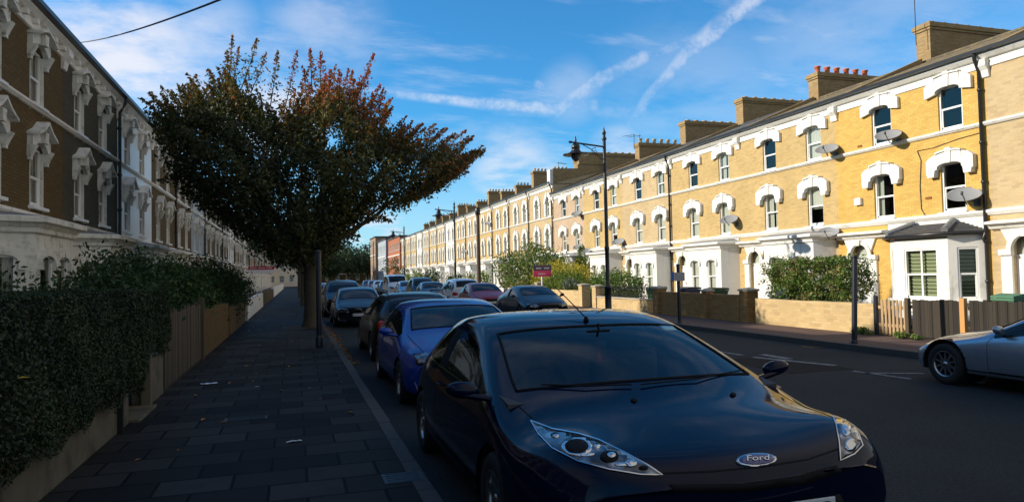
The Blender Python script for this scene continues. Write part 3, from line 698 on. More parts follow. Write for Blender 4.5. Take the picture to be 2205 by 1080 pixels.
# far blocks of flats and the houses closing the street
def block(name, label, cat, x0, x1, y0, y1, h, mat, nx, nz, face, glass='window_glass', roofc='slate'):
    t = thing(name, label, cat, ((x0 + x1) / 2, (y0 + y1) / 2, 0)); ox, oy = (x0 + x1) / 2, (y0 + y1) / 2
    mb = MB(); hs = []
    if face == 'x':      # front towards -x
        ln = y1 - y0; P = lambda a, b, c: (x0 - ox + b, y1 - oy - a, c)
    else: ln = x1 - x0; P = lambda a, b, c: (x0 - ox + a, y0 - oy + b, c)
    for i in range(nx):
        for j in range(nz):
            cx = ln * (i + .5) / nx; cz = h * (j + .55) / (nz + .15); hs.append((cx - .55, cx + .55, cz - .75, cz + .75))
    facade(mb, 0, ln, 0, h, hs, 0, .15, P)
    mb.quad((x1 - ox, y0 - oy, 0), (x1 - ox, y1 - oy, 0), (x1 - ox, y1 - oy, h), (x1 - ox, y0 - oy, h)); mb.quad((x0 - ox, y1 - oy, 0), (x0 - ox, y1 - oy, h), (x1 - ox, y1 - oy, h), (x1 - ox, y1 - oy, 0))
    if face == 'x': mb.quad((x0 - ox, y0 - oy, 0), (x1 - ox, y0 - oy, 0), (x1 - ox, y0 - oy, h), (x0 - ox, y0 - oy, h))
    else: mb.quad((x0 - ox, y0 - oy, 0), (x0 - ox, y0 - oy, h), (x0 - ox, y1 - oy, h), (x0 - ox, y1 - oy, 0))
    mb.build('wall', M[mat], t)
    mb = MB(); mb.box(x0 - ox - .2, x1 - ox + .2, y0 - oy - .2, y1 - oy + .2, h, h + .25); mb.build('roof', M[roofc], t)
    mb = MB(); mb.box(x0 - ox - .1, x0 - ox - .01, y0 - oy, y1 - oy, h * .62, h * .62 + .2) if face == 'x' else mb.box(x0 - ox, x1 - ox, y0 - oy - .1, y0 - oy - .01, h * .4, h * .4 + .25); mb.build('string_course', M['stucco'], t)
    for hh in hs: window(t, hh[0] + .01, hh[1] - .01, hh[2] + .01, hh[3] - .01, .1, P=P, cover='full')
    return t
YE = Y0 + 84.0
block('apartment_block', 'orange-red brick block of flats far down the sunny side', 'building', 19.7, 30, YE + .3, YE + 18, 9.6, 'brick_red', 6, 3, 'x')
block('apartment_block', 'grey clad block of flats beyond the orange-red brick one', 'building', 19.3, 30, YE + 19, YE + 34, 10.0, 'far_grey', 5, 3, 'x')
block('apartment_block', 'brown brick block last on the sunny side', 'building', 18.8, 30, YE + 35, YE + 47, 11.4, 'far_brown', 4, 4, 'x')
block('corner_building', 'cream corner building closing the far end of the street', 'building', -8, 4.5, 165, 175, 9.5, 'paint_cream', 6, 3, 'y')
block('corner_building', 'long dull brick building half hidden behind the far end trees', 'building', 4.8, 46, 214, 224, 6.8, 'brick_brown', 14, 2, 'y')
# ================================================================== cars
def subsurf(me, lv):
    o = bpy.data.objects.new('tmp', me); C.objects.link(o)
    md = o.modifiers.new('s', 'SUBSURF'); md.levels = lv; md.render_levels = lv
    dg = bpy.context.evaluated_depsgraph_get(); dg.update()
    r = bpy.data.meshes.new_from_object(o.evaluated_get(dg)); bpy.data.objects.remove(o); return r
class Part: pass
def patch(bvh, poly, fn, off=.004, step=.03, skirt=True, thick=None):
    """lay a 2D outline on the body: fn turns a 2D point into a ray; returns verts, faces"""
    pts = []; n = len(poly)
    for i in range(n):
        a, b = Vector(poly[i]), Vector(poly[(i + 1) % n]); k = max(1, int((b - a).length / step))
        pts += [a.lerp(b, j / k) for j in range(k)]
    nb = len(pts); xs = [p.x for p in pts]; ys = [p.y for p in pts]
    def inside(q):
        c = False; j = nb - 1
        for i in range(nb):
            if (pts[i].y > q.y) != (pts[j].y > q.y) and q.x < (pts[j].x - pts[i].x) * (q.y - pts[i].y) / (pts[j].y - pts[i].y) + pts[i].x: c = not c
            j = i
        return c
    x = min(xs) + step / 2; g = []
    while x < max(xs):
        y = min(ys) + step / 2
        while y < max(ys):
            q = Vector((x, y))
            if inside(q) and min((q - p).length for p in pts) > step * .45: g.append(q)
            y += step
        x += step
    r = delaunay_2d_cdt(pts + g, [(i, (i + 1) % nb) for i in range(nb)], [], 1, 1e-6)
    V = []; B = []
    for v in r[0]:
        o, d = fn(v); h = bvh.ray_cast(o, d)
        if h[0] is None: V.append(None); B.append(None); continue
        nrm = h[1] if h[1].dot(d) < 0 else -h[1]
        V.append(h[0] + nrm * off); B.append(h[0] - nrm * .004)
    F = [f for f in r[2] if all(V[i] is not None for i in f)]
    # consistent winding towards the ray
    out = []
    for f in F:
        a, b, c = (V[i] for i in f); d = fn(r[0][f[0]])[1]
        out.append(tuple(f) if (b - a).cross(c - a).dot(d) < 0 else tuple(f)[::-1])
    ix = {}; vs = []
    for i, v in enumerate(V):
        if v is not None: ix[i] = len(vs); vs.append(v)
    fs = [tuple(ix[i] for i in f) for f in out]
    if skirt:
        cnt = {}
        for f in fs:
            for a, b in zip(f, f[1:] + f[:1]): cnt[(a, b)] = 1
        inv = {v: k for k, v in ix.items()}; m = {}
        for (a, b) in list(cnt):
            if (b, a) in cnt: continue
            for q in (a, b):
                if q not in m: m[q] = len(vs); vs.append(B[inv[q]])
            fs.append((b, a, m[a], m[b]))
    return vs, fs
def F_front(p): return Vector((p[0], -4, p[1])), Vector((0, 1, 0))
def F_rear(p): return Vector((p[0], 9, p[1])), Vector((0, -1, 0))
def F_left(p): return Vector((-4, p[0], p[1])), Vector((1, 0, 0))
def F_right(p): return Vector((4, p[0], p[1])), Vector((-1, 0, 0))
def F_top(p): return Vector((p[0], p[1], 4)), Vector((0, 0, -1))
def ribbon(bvh, pts, fn, w=.008, off=.002, step=.04, closed=False):
    vs = []; fs = []; P = [Vector(p) for p in pts]
    if closed: P.append(P[0])
    q = []
    for a, b in zip(P, P[1:]):
        k = max(1, int((b - a).length / step)); q += [a.lerp(b, j / k) for j in range(k)]
    q.append(P[-1])
    prev = None
    for i, p in enumerate(q):
        t = (q[min(i + 1, len(q) - 1)] - q[max(i - 1, 0)]).normalized(); nn = Vector((-t.y, t.x)) * w / 2
        row = []
        for s in (-1, 1):
            o, d = fn(p + nn * s); h = bvh.ray_cast(o, d)
            if h[0] is None: row = None; break
            nr = h[1] if h[1].dot(d) < 0 else -h[1]; row.append(h[0] + nr * off)
        if row:
            vs += row
            if prev is not None: b = prev; c = len(vs) - 2; fs.append((b, b + 1, c + 1, c))
            prev = len(vs) - 2
        else: prev = None
    return vs, fs
def blob(mb, c, r, n=14, m=8, tilt=0):
    vs = []; fs = []
    for i in range(m + 1):
        th = math.pi * i / m
        for k in range(n):
            ph = 2 * math.pi * k / n; x, y, z = r[0] * math.sin(th) * math.cos(ph), r[1] * math.sin(th) * math.sin(ph), r[2] * math.cos(th)
            vs.append((c[0] + x, c[1] + y, c[2] + z + tilt * x))
    for i in range(m):
        for k in range(n): fs.append((i * n + k, (i + 1) * n + k, (i + 1) * n + (k + 1) % n, i * n + (k + 1) % n))
    return mb.add(vs, fs, True)
def car(name, label, cat, paint, cw=.80, nose=1.0, L=3.95, W2=.86, H=1.46, hb=.70, cz=1.0, belt=.92, yc=.98, yt=1.78, yr=3.35, yb=3.78, zb=1.0, ztail=.92, axles=(.82, 3.31), wr=.31, sx=1.0, sy=1.0, lv=2,
        glass='car_glass_dark', crest=0.0, roofw=.62, spokes=5, group=None, rz=0, loc=(0, 0), detail=True, estate=False, nosedrop=0.0, tailw=.9, lamps='block', plate='', open_top=False, arch_r=None):
    X = sx; Y = sy; w = W2 * X; L *= Y; yc *= Y; yt *= Y; yr *= Y; yb *= Y; ax = [a * Y for a in axles]
    def st(c, s, top, x1, x2, x3, x4, x5, x6, z1, z2, z3, z4, z5, z6, z7):
        xs = [0, x1, x2, x3, x4, x5, x6, x6 - .08, 0]; zs = [top, z1, z2, z3, z4, z5, z6, z7, z7]
        return [(w * x, c + (s - c) * (min(1, x) ** 2), z) for x, z in zip(xs, zs)]
    h3 = hb + (cz - hb) * .62; g = .2; nd = nosedrop
    S = [st(0, .30 * Y * nose, hb - .12 - nd, .45, .68, .78, .84, .86, .82, hb - .12 - nd, hb - .14 - nd, hb - .18 - nd, .5, .38, .24, .2),
         st(.03, .36 * Y * nose, hb - nd, .45, .72, .82, .90, .94, .92, hb - .005 - nd, hb - .03 - nd + crest, hb - .07 - nd + crest, .56 + crest * .7, .42, .22, .18),
         st(.30 * Y, (.30 + .28 * nose) * Y, hb + (cz - hb) * .32, .46, .74, .86, .955, .985, .965, hb + (cz - hb) * .31, hb + (cz - hb) * .20 + crest, hb + (cz - hb) * .05 + crest, .62 + crest, .46, .2, g),
         st(.62 * yc, .8 * yc, h3 + .01, .46, .75, .88, .97, 1.0, .985, h3, h3 - .04, h3 - .10, .70, .5, .2, g),
         st(yc, yc + .27 * Y, cz, .46, cw, cw + .06, .955, 1.0, .985, cz - .01, cz - .04, cz - .075, belt - .03, .55, .2, g),
         st(yt, yt + .12 * Y, H - .04, .40, roofw, roofw + .085, .935, 1.0, .985, H - .045, H - .085, H - .125, belt, .58, .2, g),
         st((yt + yr) / 2 - .08 * Y, (yt + yr) / 2 - .05 * Y, H, .40, roofw + .02, roofw + .105, .94, 1.0, .985, H - .005, H - .04, H - .09, belt + .015, .58, .2, g),
         st((yt + yr) / 2 + .04 * Y, (yt + yr) / 2 + .07 * Y, H, .40, roofw + .02, roofw + .105, .94, 1.0, .985, H - .005, H - .04, H - .09, belt + .018, .58, .2, g),
         st(yr, yr - .08 * Y, H - .05, .38, roofw - .03, roofw + .06, .93, .995, .98, H - .055, H - .09, H - .135, belt + .045, .6, .22, .22),
         st(yb, yb - .16 * Y, zb, .42, .68, .78, .90, .97, .955, zb, zb - .01, zb - .03, belt - .02, .6, .24, .24),
         st(max(L - .07, yb + .05), L - .28 * Y, ztail, .42, .68, .80, .88, .93, .91, ztail - .01, ztail - .03, ztail - .06, .70, .5, .27, .25),
         st(L, L - .26 * Y, .62, .45, .68, .78, .82, .85, .83, .62, .61, .6, .54, .42, .3, .27)]
    ns = len(S); vs = []; idx = {}
    for i in range(ns):
        for j in range(9):
            x, y, z = S[i][j]
            if j in (0, 8): idx[i, j, 1] = idx[i, j, -1] = len(vs); vs.append((0, y, z))
            else:
                for s in (1, -1): idx[i, j, s] = len(vs); vs.append((s * x, y, z))
    fs = []; cl = []
    def cls(i, j):
        if open_top and i in (4, 5, 6, 7, 8) and j < 4: return 9
        if j <= 1 and i == 4: return 1
        if j <= 1 and i == 8: return 3
        if j == 3 and i in ((4, 5, 7, 8) if estate else (4, 5, 7)): return 2
        if j == 3 and i == 6: return 4
        return 0
    for i in range(ns - 1):
        for j in range(8):
            for s in (1, -1):
                f = (idx[i, j, s], idx[i + 1, j, s], idx[i + 1, j + 1, s], idx[i, j + 1, s]); fs.append(f if s < 0 else f[::-1]); cl.append(cls(i, j))
    for i in (0, ns - 1):
        for (a, b, c, d) in ((0, 1, 7, 8), (1, 2, 6, 7), (2, 3, 5, 6), (3, 4, 5, None)):
            for s in (1, -1):
                f = [idx[i, q, s] for q in (a, b, c, d) if q is not None]; f = f if (s > 0) == (i == 0) else f[::-1]; fs.append(tuple(f)); cl.append(0)
    me = bpy.data.meshes.new('t'); me.from_pydata(vs, [], fs)
    for k in range(10): me.materials.append(None)
    me.polygons.foreach_set('material_index', cl); me.update()
    me = subsurf(me, lv)
    V = [v.co.copy() for v in me.vertices]; Fs = [tuple(p.vertices) for p in me.polygons]; K = [p.material_index for p in me.polygons]
    full = BVHTree.FromPolygons(V, Fs)
    ar = arch_r or wr + .045; keep = []; zc = wr
    for f, k in zip(Fs, K):
        c = sum((V[i] for i in f), Vector()) / len(f)
        cut = any((c.y - a) ** 2 + (c.z - zc) ** 2 < ar * ar for a in ax) and abs(c.x) > .42 * w and c.z < .8
        if not cut: keep.append((f, k))
    used = {i for f, k in keep for i in f}
    for i in used:
        v = V[i]
        for a in ax:
            d = math.hypot(v.y - a, v.z - zc)
            if abs(v.x) > .42 * w and d < ar and v.z < .85 and d > 1e-4: v.y = a + (v.y - a) / d * ar; v.z = zc + (v.z - zc) / d * ar
    root = thing(name, label, cat, (loc[0], loc[1], -.12), rz, group)
    def sub(klasses, nme, mat, smooth=True, side=0):
        ff = [f for f, k in keep if k in klasses and (not side or side * V[f[0]].x > 0)]
        if not ff: return None
        m = {}; vv = []
        for f in ff:
            for i in f:
                if i not in m: m[i] = len(vv); vv.append(V[i])
        mb = MB(); mb.add(vv, [tuple(m[i] for i in f) for f in ff], smooth); return mb.build(nme, M[mat], root)
    body = sub((0,), 'body', paint); ws = sub((1,), 'windscreen', glass)
    sg = []
    ff = [(f, k) for f, k in keep if k == 2]
    for s in (-1, 1):
        m = {}; vv = []; out = []
        for f, k in ff:
            if s * sum(V[i].x for i in f) > 0:
                for i in f:
                    if i not in m: m[i] = len(vv); vv.append(V[i])
                out.append(tuple(m[i] for i in f))
        if out: mb = MB(); mb.add(vv, out, True); mb.build('side_window', M[glass], root)
    sub((3,), 'rear_window', glass)
    for s in (-1, 1): sub((4,), 'door_pillar', 'trim_black', side=s)
    # rubber seal round the windscreen
    ff = [f for f, k in keep if k in (1,)]; cnt = {}
    for f in ff:
        for a, b in zip(f, f[1:] + f[:1]): cnt[a, b] = 1
    nxt = {a: b for (a, b) in cnt if (b, a) not in cnt}
    if nxt and not open_top:
        s0 = next(iter(nxt)); lp = [s0]; q = nxt[s0]
        while q != s0 and len(lp) < 2000: lp.append(q); q = nxt[q]
        mb = MB(); mb.tube([V[i] for i in lp] + [V[s0]], .013, 5, cap=False); mb.build('windscreen_seal', M['trim_black'], root)
    P = Part(); P.root = root; P.bvh = full; P.w = w; P.L = L; P.ax = ax; P.wr = wr; P.H = H
    def add(nme, mat, vf, parent=None, smooth=True):
        mb = MB(); mb.add(vf[0], vf[1], smooth); return mb.build(nme, M[mat], parent or root)
    P.add = add
    # arch linings and wheels
    for s in (-1, 1):
        for a in ax:
            mb = MB(); mb.lathe([(ar - .004, s * w * .42), (ar - .002, s * (w * .97)), ], 20, (0, a, zc), 'x', a0=-.25, a1=math.pi + .25)
            for v in range(1): pass
            # lathe about x maps (y, z) angles from +y; keep the upper part
            mb.lathe([(.0, s * w * .42), (ar, s * w * .42)], 20, (0, a, zc), 'x', False); mb.build('arch_liner', M['rubber'], root)
            xo = s * (w * .965)
            mb = MB(); tw = .20
            prof = [(wr * .62, 0), (wr * .66, s * .012), (wr * .9, s * .016), (wr * .98, -s * .01), (wr, -s * .05), (wr, -s * (tw - .05)), (wr * .93, -s * tw), (wr * .6, -s * tw), (wr * .6, -s * .02)]
            mb.lathe([(r_, h) for r_, h in prof], 28, (xo, a, zc), 'x'); wh = mb.build('wheel', M['rubber'], root)
            mb = MB(); rr = wr * .63
            mb.lathe([(rr, s * .008), (rr * .93, s * .012), (rr * .9, -s * .03), (rr * .86, -s * .10)], 28, (xo, a, zc), 'x')
            mb.lathe([(0, s * .0), (rr * .16, s * .0), (rr * .22, -s * .02), (rr * .22, -s * .06)], 14, (xo, a, zc), 'x')
            for q in range(spokes):
                an = 2 * math.pi * q / spokes + .3; e = Vector((0, math.cos(an), math.sin(an))); p = Vector((0, -math.sin(an), math.cos(an))); o = Vector((xo - s * .012, a, zc)); hw = rr * (.11 if spokes < 8 else .085)
                i0, i1 = rr * .18, rr * .95; b = Vector((-s * .035, 0, 0))
                vv = [o + e * i0 - p * hw * 1.2, o + e * i1 - p * hw, o + e * i1 + p * hw, o + e * i0 + p * hw * 1.2]; vv += [x + b for x in vv]
                mb.add(vv, [(0, 1, 2, 3), (0, 4, 5, 1), (3, 2, 6, 7), (1, 5, 6, 2), (4, 7, 6, 5)])
            mb.build('rim', M['alloy'], wh)
            mb = MB(); mb.lathe([(0, -s * .10), (rr * .9, -s * .10)], 20, (xo, a, zc), 'x'); mb.build('brake_disc', M['trim_black'], wh)
    # door mirrors
    for s in (-1, 1):
        mb = MB(); blob(mb, (s * (w + .045 * X), yc + .38 * Y, belt + .06), (.085 * X, .06, .062), tilt=s * .1); mb.tube([(s * w * .9, yc + .34 * Y, belt - .01), (s * (w + .05 * X), yc + .36 * Y, belt + .03)], .025, 6)
        mb.build('door_mirror', M[paint], root)
    # shut lines, handles, lamps, plates
    vf = ([], [])
    def seam(pts, fn, wd=.008, closed=False):
        v, f = ribbon(full, pts, fn, wd * (1.3 if lv < 3 else 1), closed=closed); n = len(vf[0]); vf[0].extend(v); vf[1].extend([tuple(i + n for i in q) for q in f])
    mid = (yt + yr) / 2
    for fn in (F_left, F_right):
        seam([(yc + .22 * Y, belt - .04), (yc + .14 * Y, .7), (yc + .16 * Y, .3)], fn); seam([(mid, belt), (mid + .02, .6), (mid - .04, .28)], fn); seam([(yc + .16 * Y, .285), (mid - .04, .285)], fn)
        seam([(ax[0] + ar, .27), (ax[1] - ar, .27)], fn, .02)
    seam([(-w * .66, .14 * Y), (-w * .3, .06), (w * .3, .06), (w * .66, .14 * Y)], F_top, .01) if False else None
    seam([(-w * .72, .30 * Y), (-w * .80, yc + .1)], F_top, .009); seam([(w * .72, .30 * Y), (w * .80, yc + .1)], F_top, .009)
    add('panel_gap', 'trim_black', vf, smooth=False)
    for s, fn in ((-1, F_left), (1, F_right)):
        mb = MB(); h = full.ray_cast(*fn((mid - .14, belt - .10)))
        if h[0] is not None: x = h[0].x; mb.tube([(x, mid - .24, belt - .10), (x + s * .03, mid - .22, belt - .10), (x + s * .03, mid - .10, belt - .10), (x, mid - .08, belt - .10)], .011, 6); mb.build('door_handle', M[paint], root)
    if lamps == 'block':
        for s in (-1, 1):
            hl = [(s * w * .46, hb - .17 - nd), (s * w * .50, hb - .03 - nd), (s * w * .70, hb - .0 - nd), (s * w * .84, hb - .02 - nd), (s * w * .82, hb - .15 - nd)]
            add('headlight', 'lamp_lens_body', patch(full, hl, F_front, .008, .035))
            tl = [(s * w * .58, .72), (s * w * .56, .84), (s * w * .80, .90), (s * w * .87, .86), (s * w * .86, .70)]
            add('tail_light', 'tail_red', patch(full, tl, F_rear, .010, .035))
        add('grille', 'trim_black', patch(full, [(-w * .36, hb - .19 - nd), (-w * .38, hb - .06 - nd), (w * .38, hb - .06 - nd), (w * .36, hb - .19 - nd)], F_front, .006, .04))
        add('air_intake', 'trim_black', patch(full, [(-w * .55, .24), (-w * .50, .38), (w * .50, .38), (w * .55, .24)], F_front, .006, .05))
        add('number_plate', 'plate_white', patch(full, [(-.28 * X, .40), (-.28 * X, .51), (.28 * X, .51), (.28 * X, .40)], F_front, .022, .05))
        add('number_plate', 'plate_yellow', patch(full, [(-.28 * X, .66), (-.28 * X, .77), (.28 * X, .77), (.28 * X, .66)], F_rear, .015, .05))
    return P
def lens_body():
    m, nt, b = nm('lamp_lens_body'); n = N(nt); p = wpos(n)
    v = n.new('ShaderNodeTexVoronoi'); v.inputs['Scale'].default_value = 14; n.l(p, v.inputs['Vector'])
    n.l(n.ramp(v.outputs['Distance'], [(0, (.60, .62, .66)), (.3, (.20, .22, .25)), (.6, (.04, .045, .055))]), b.inputs['Base Color'])
    b.inputs['Metallic'].default_value = .7; b.inputs['Roughness'].default_value = .25; b.inputs['Coat Weight'].default_value = 1; b.inputs['Coat Roughness'].default_value = .02
    MATS['lamp_lens_body'] = m
lens_body()
def seats(P, rows, mat='seat_fabric'):
    X = P.w / .86
    for (y, xs) in rows:
        for x in xs:
            mb = MB(); x *= X; h = .24 * X
            mb.bbox(x - h, x + h, y - .48, y + .02, .36, .52, .05); mb.bbox(x - h * .96, x + h * .96, y - .02, y + .14, .46, 1.06, .06); mb.bbox(x - h * .5, x + h * .5, y + .02, y + .12, 1.08, 1.28, .045)
            mb.tube([(x - .05, y + .07, 1.0), (x - .05, y + .07, 1.12)], .01, 6); mb.tube([(x + .05, y + .07, 1.0), (x + .05, y + .07, 1.12)], .01, 6)
            mb.build('seat', M[mat], P.root)
def text_mesh(s, size, name, mat, mtx, parent, shear=0.0, ext=.002, sp=1.0):
    cu = bpy.data.curves.new('t', 'FONT'); cu.body = s; cu.size = size; cu.align_x = 'CENTER'; cu.align_y = 'CENTER'; cu.extrude = ext; cu.shear = shear; cu.space_character = sp
    o = bpy.data.objects.new('t', cu); C.objects.link(o); dg = bpy.context.evaluated_depsgraph_get(); dg.update()
    me = bpy.data.meshes.new_from_object(o.evaluated_get(dg)); bpy.data.objects.remove(o)
    me.transform(mtx); me.materials.clear(); me.materials.append(M[mat])
    r = bpy.data.objects.new(name, me); return link(r, parent)
# ---- the near hatchback, nose towards us
FX, FY = 2.50, 3.42
ford = car('parked_car', 'near black-blue hatchback facing us with a swept clear headlight and oval badge', 'car', 'paint_navy', cw=.865, nose=.70, crest=.075, sx=1.49, sy=1.17, lv=4, glass='car_glass', L=4.05, H=1.475, hb=.74, cz=.965, belt=.94,
           yc=.94, yt=2.0, yr=3.3, yb=3.86, zb=1.05, ztail=.95, axles=(.98, 3.33), wr=.32, roofw=.66, lamps='none', loc=(FX, FY), group='cars parked along the shaded kerb', spokes=7)
froot = ford.root
def F_cam(p):
    o = EYE - Vector(froot.location); return o, ray(p[0], p[1])
def near_lamp(poly, bulbs):
    add = ford.add; s = 10
    hl = add('headlight', 'lamp_lens_body', patch(ford.bvh, poly, F_cam, .004, s))
    for (cx, cy, rx, ry, mat, off) in bulbs:
        pl = [(cx + rx * math.cos(2 * math.pi * k / 16), cy + ry * math.sin(2 * math.pi * k / 16)) for k in range(16)]
        add('reflector' if mat != 'trim_black' else 'lamp_bowl', mat, patch(ford.bvh, pl, F_cam, off, 8), hl)
    vs, fs = ribbon(ford.bvh, poly, F_cam, 2.4, .009, 14, True); add('lamp_rim', 'chrome', (vs, fs), hl)
    return hl
near_lamp_extra = [(1195, 938, 9, 5, 'chrome', .011), (1285, 962, 7, 4, 'chrome', .017), (1338, 1000, 16, 4, 'chrome', .010), (1250, 978, 30, 4, 'chrome', .009), (1385, 1008, 10, 4, 'trim_black', .011)]
near_lamp([(1143, 906), (1190, 924), (1245, 934), (1290, 948), (1345, 975), (1395, 1002), (1426, 1022), (1380, 1021), (1310, 1010), (1245, 993), (1190, 965), (1160, 935)],
          [(1242, 962, 34, 21, 'chrome', .011), (1242, 963, 25, 15, 'trim_black', .014), (1312, 984, 20, 11, 'trim_black', .012), (1316, 982, 9, 5, 'chrome', .016), (1358, 998, 13, 7, 'chrome', .012)] + near_lamp_extra)
near_lamp([(1786, 878), (1806, 884), (1828, 905), (1848, 935), (1856, 958), (1838, 976), (1808, 990), (1806, 950), (1800, 915)], [(1822, 925, 9, 14, 'chrome', .011), (1830, 958, 12, 14, 'chrome', .012)])
ford.add('bonnet_gap', 'trim_black', ribbon(ford.bvh, [(1428, 1018), (1530, 1014), (1640, 1004), (1740, 988), (1804, 966)], F_cam, 3.5, .003, 10))
ford.add('bumper_lip', 'trim_black', patch(ford.bvh, [(1440, 1042), (1600, 1040), (1720, 1022), (1800, 1000), (1812, 1012), (1740, 1040), (1600, 1058), (1450, 1058)], F_cam, .004, 14))
for (x, y) in ((1365, 862), (1578, 850)):
    ford.add('washer_jet', 'trim_black', patch(ford.bvh, [(x - 7, y), (x, y - 4), (x + 7, y), (x, y + 4)], F_cam, .012, 5))
# badge: chrome oval, blue field, lettering
el = lambda cx, cy, rx, ry, t: [(cx + rx * math.cos(a) + t * ry * 0, cy + ry * math.sin(a) - t * rx * math.cos(a)) for a in [2 * math.pi * k / 28 for k in range(28)]]
bd = ford.add('badge', 'chrome', patch(ford.bvh, el(1628, 991, 43, 13.5, .04), F_cam, .012, 6))
ford.add('badge_field', 'badge_blue', patch(ford.bvh, el(1628, 991, 38, 10.8, .04), F_cam, .016, 6), bd)
def on_body(px, py, off):
    o, d = F_cam((px, py)); h = ford.bvh.ray_cast(o, d)
    if h[0] is None: h = min((ford.bvh.find_nearest(o + d * (2.5 + .1 * k)) for k in range(50)), key=lambda q: q[3])
    nrm = h[1] if h[1].dot(d) < 0 else -h[1]; return h[0] + nrm * off, nrm
def text_on(s, px, py, wpx, size, mat, name, parent, shear=0, off=.018, asp=1.0, sp=1.0):
    c, nrm = on_body(px, py, off); a, _ = on_body(px - wpx, py + wpx * .05, off); b, _ = on_body(px + wpx, py - wpx * .05, off)
    xa = (b - a).normalized(); nrm = (nrm - xa * nrm.dot(xa)).normalized(); ya = nrm.cross(xa)
    m = Matrix.Translation(c) @ Matrix((xa, ya, nrm)).transposed().to_4x4() @ Matrix.Diagonal((asp, 1, 1, 1))
    return text_mesh(s, size, name, mat, m, parent, shear, sp=sp)
text_on('Ford', 1627, 990, 20, .056, 'chrome', 'badge_lettering', bd, .35, .0195, 1.45)
# lower grille, plate
ford.add('grille', 'trim_black', patch(ford.bvh, [(-ford.w * .62, .22), (-ford.w * .5, .46), (ford.w * .5, .46), (ford.w * .62, .22)], F_front, .004, .05))
pc, pn = on_body(1668, 1086, .03)
pc = Vector((.02 + 0, pc.y, pc.z))
mb = MB(); pw, ph = .36, .06; pz = None
pt = on_body(1775, 1058, .02)[0]      # the visible top corner of the plate
pz = pt.z - ph; px1 = pt.x; px0 = px1 - 2 * pw; py = min(pt.y, -.01) - .02
mb.bbox(px0, px1, py, py + .014, pz - ph, pz + ph, .004); plt = mb.build('number_plate', M['plate_white'], froot)
m4 = Matrix.Translation(((px0 + px1) / 2, py - .002, pz - .004)) @ Matrix.Rotation(R(90), 4, 'X') @ Matrix.Diagonal((1.28, 1, 1, 1))
text_mesh('KP10 KKO', .118, 'plate_lettering', 'ink', m4, plt, sp=1.04)
# interior
seats(ford, [(2.75, (-.38, .38)), (3.75, (-.38, 0, .38))])
mb = MB(); w = ford.w; mb.prism([(1.25, .55), (1.22, .93), (1.5, .97), (1.86, .93), (2.02, .80), (1.98, .55)], -w * .86, w * .86, 'x'); mb.build('dashboard', M['dash'], froot)
mb = MB(); c = Vector((-.5, 2.18, .84)); pts = [c + Vector((math.cos(a) * .20 * 1.2, math.sin(a) * .07, math.sin(a) * .19)) for a in [2 * math.pi * k / 24 for k in range(25)]]
mb.tube(pts, .016, 6, False); mb.tube([c, c + Vector((0, -.25, -.06))], .03, 8); mb.tube([c - Vector((.22, 0, 0)), c + Vector((.22, 0, 0))], .015, 6); mb.build('steering_wheel', M['trim_black'], froot)
mb = MB(); mb.bbox(-.11, .11, 2.12, 2.145, 1.29, 1.335, .008); mb.tube([(0, 2.13, 1.335), (0, 2.13, 1.39)], .01, 6); mb.build('interior_mirror', M['trim_black'], froot)
mb = MB(); mb.tube([(0, 2.13, 1.29), (0, 2.13, 1.15)], .003, 5); mb.lathe([(0, -.01), (.016, 0), (.02, .04), (.004, .09)], 8, (0, 2.13, 1.06)); mb.build('hanging_charm', M['red_cloth'], froot)
c_, n_ = on_body(1262, 690, .004)
mb = MB(); mb.lathe([(.028, 0), (.02, .02), (.01, .035)], 8, tuple(c_)); mb.tube([c_ + Vector((0, 0, .02)), c_ + Vector((-.03, .30, .16)), c_ + Vector((-.06, .62, .30))], [.006, .005, .004], 6); mb.build('aerial', M['trim_black'], froot)
for sx_ in (-1, 1):     # chrome strip along the window line
    fn = F_left if sx_ < 0 else F_right
    ford.add('window_trim', 'chrome', ribbon(ford.bvh, [(1.02 * 1.17 + .30, .905), (2.2, .945), (3.2, .97), (3.85, .99)], fn, .014, .006, .06))
def strip_px(name, mat, pts, wd, off=.004): ford.add(name, mat, ribbon(ford.bvh, pts, F_cam, wd, off, 10))
for pts in ([(1165, 838), (1260, 842), (1360, 838)], [(1380, 838), (1500, 826), (1600, 806)]):
    q = []
    for p in pts: q.append(on_body(p[0], p[1] - 6, .02)[0])
    mb = MB(); mb.tube(q, .006, 6); mb.build('wiper', M['trim_black'], froot)
ford.add('tax_disc', 'tax_disc', patch(ford.bvh, [(1420, 701), (1447, 701), (1457, 710), (1430, 710)], F_cam, .003, 6))
# ---- the others
GK = 'cars parked along the shaded kerb'; GO = 'cars parked along the sunny side'
blue = car('parked_car', 'bright blue hatchback facing us right behind the near dark one', 'car', 'paint_blue', sx=1.31, sy=1.08, lv=3, glass='car_glass', L=4.0, H=1.43, hb=.76, cz=1.0, belt=.93, yc=1.05, yt=1.95, loc=(2.52, 9.35), group=GK)
seats(blue, [(2.55, (-.36, .36)), (3.4, (-.36, .36))])
mb = MB(); blob(mb, (-.15, 2.3, 1.18), (.14, .03, .05), tilt=.3); mb.build('dashboard_cloth', M['red_cloth'], blue.root)
mb = MB(); mb.prism([(1.2, .55), (1.2, .9), (1.5, .95), (1.8, .8), (1.8, .55)], -.9, .9, 'x'); mb.build('dashboard', M['dash'], blue.root)
golf = car('parked_car', 'black hatchback seen from behind with glowing red tail lamps and silver roof bars', 'car', 'paint_black', sx=1.22, sy=1.05, lv=3, L=4.2, H=1.47, belt=.96, yr=3.7, yb=4.05, zb=1.02, ztail=.98, axles=(.85, 3.45), rz=math.pi, loc=(2.60, 19.3), group=GK)
mb = MB()
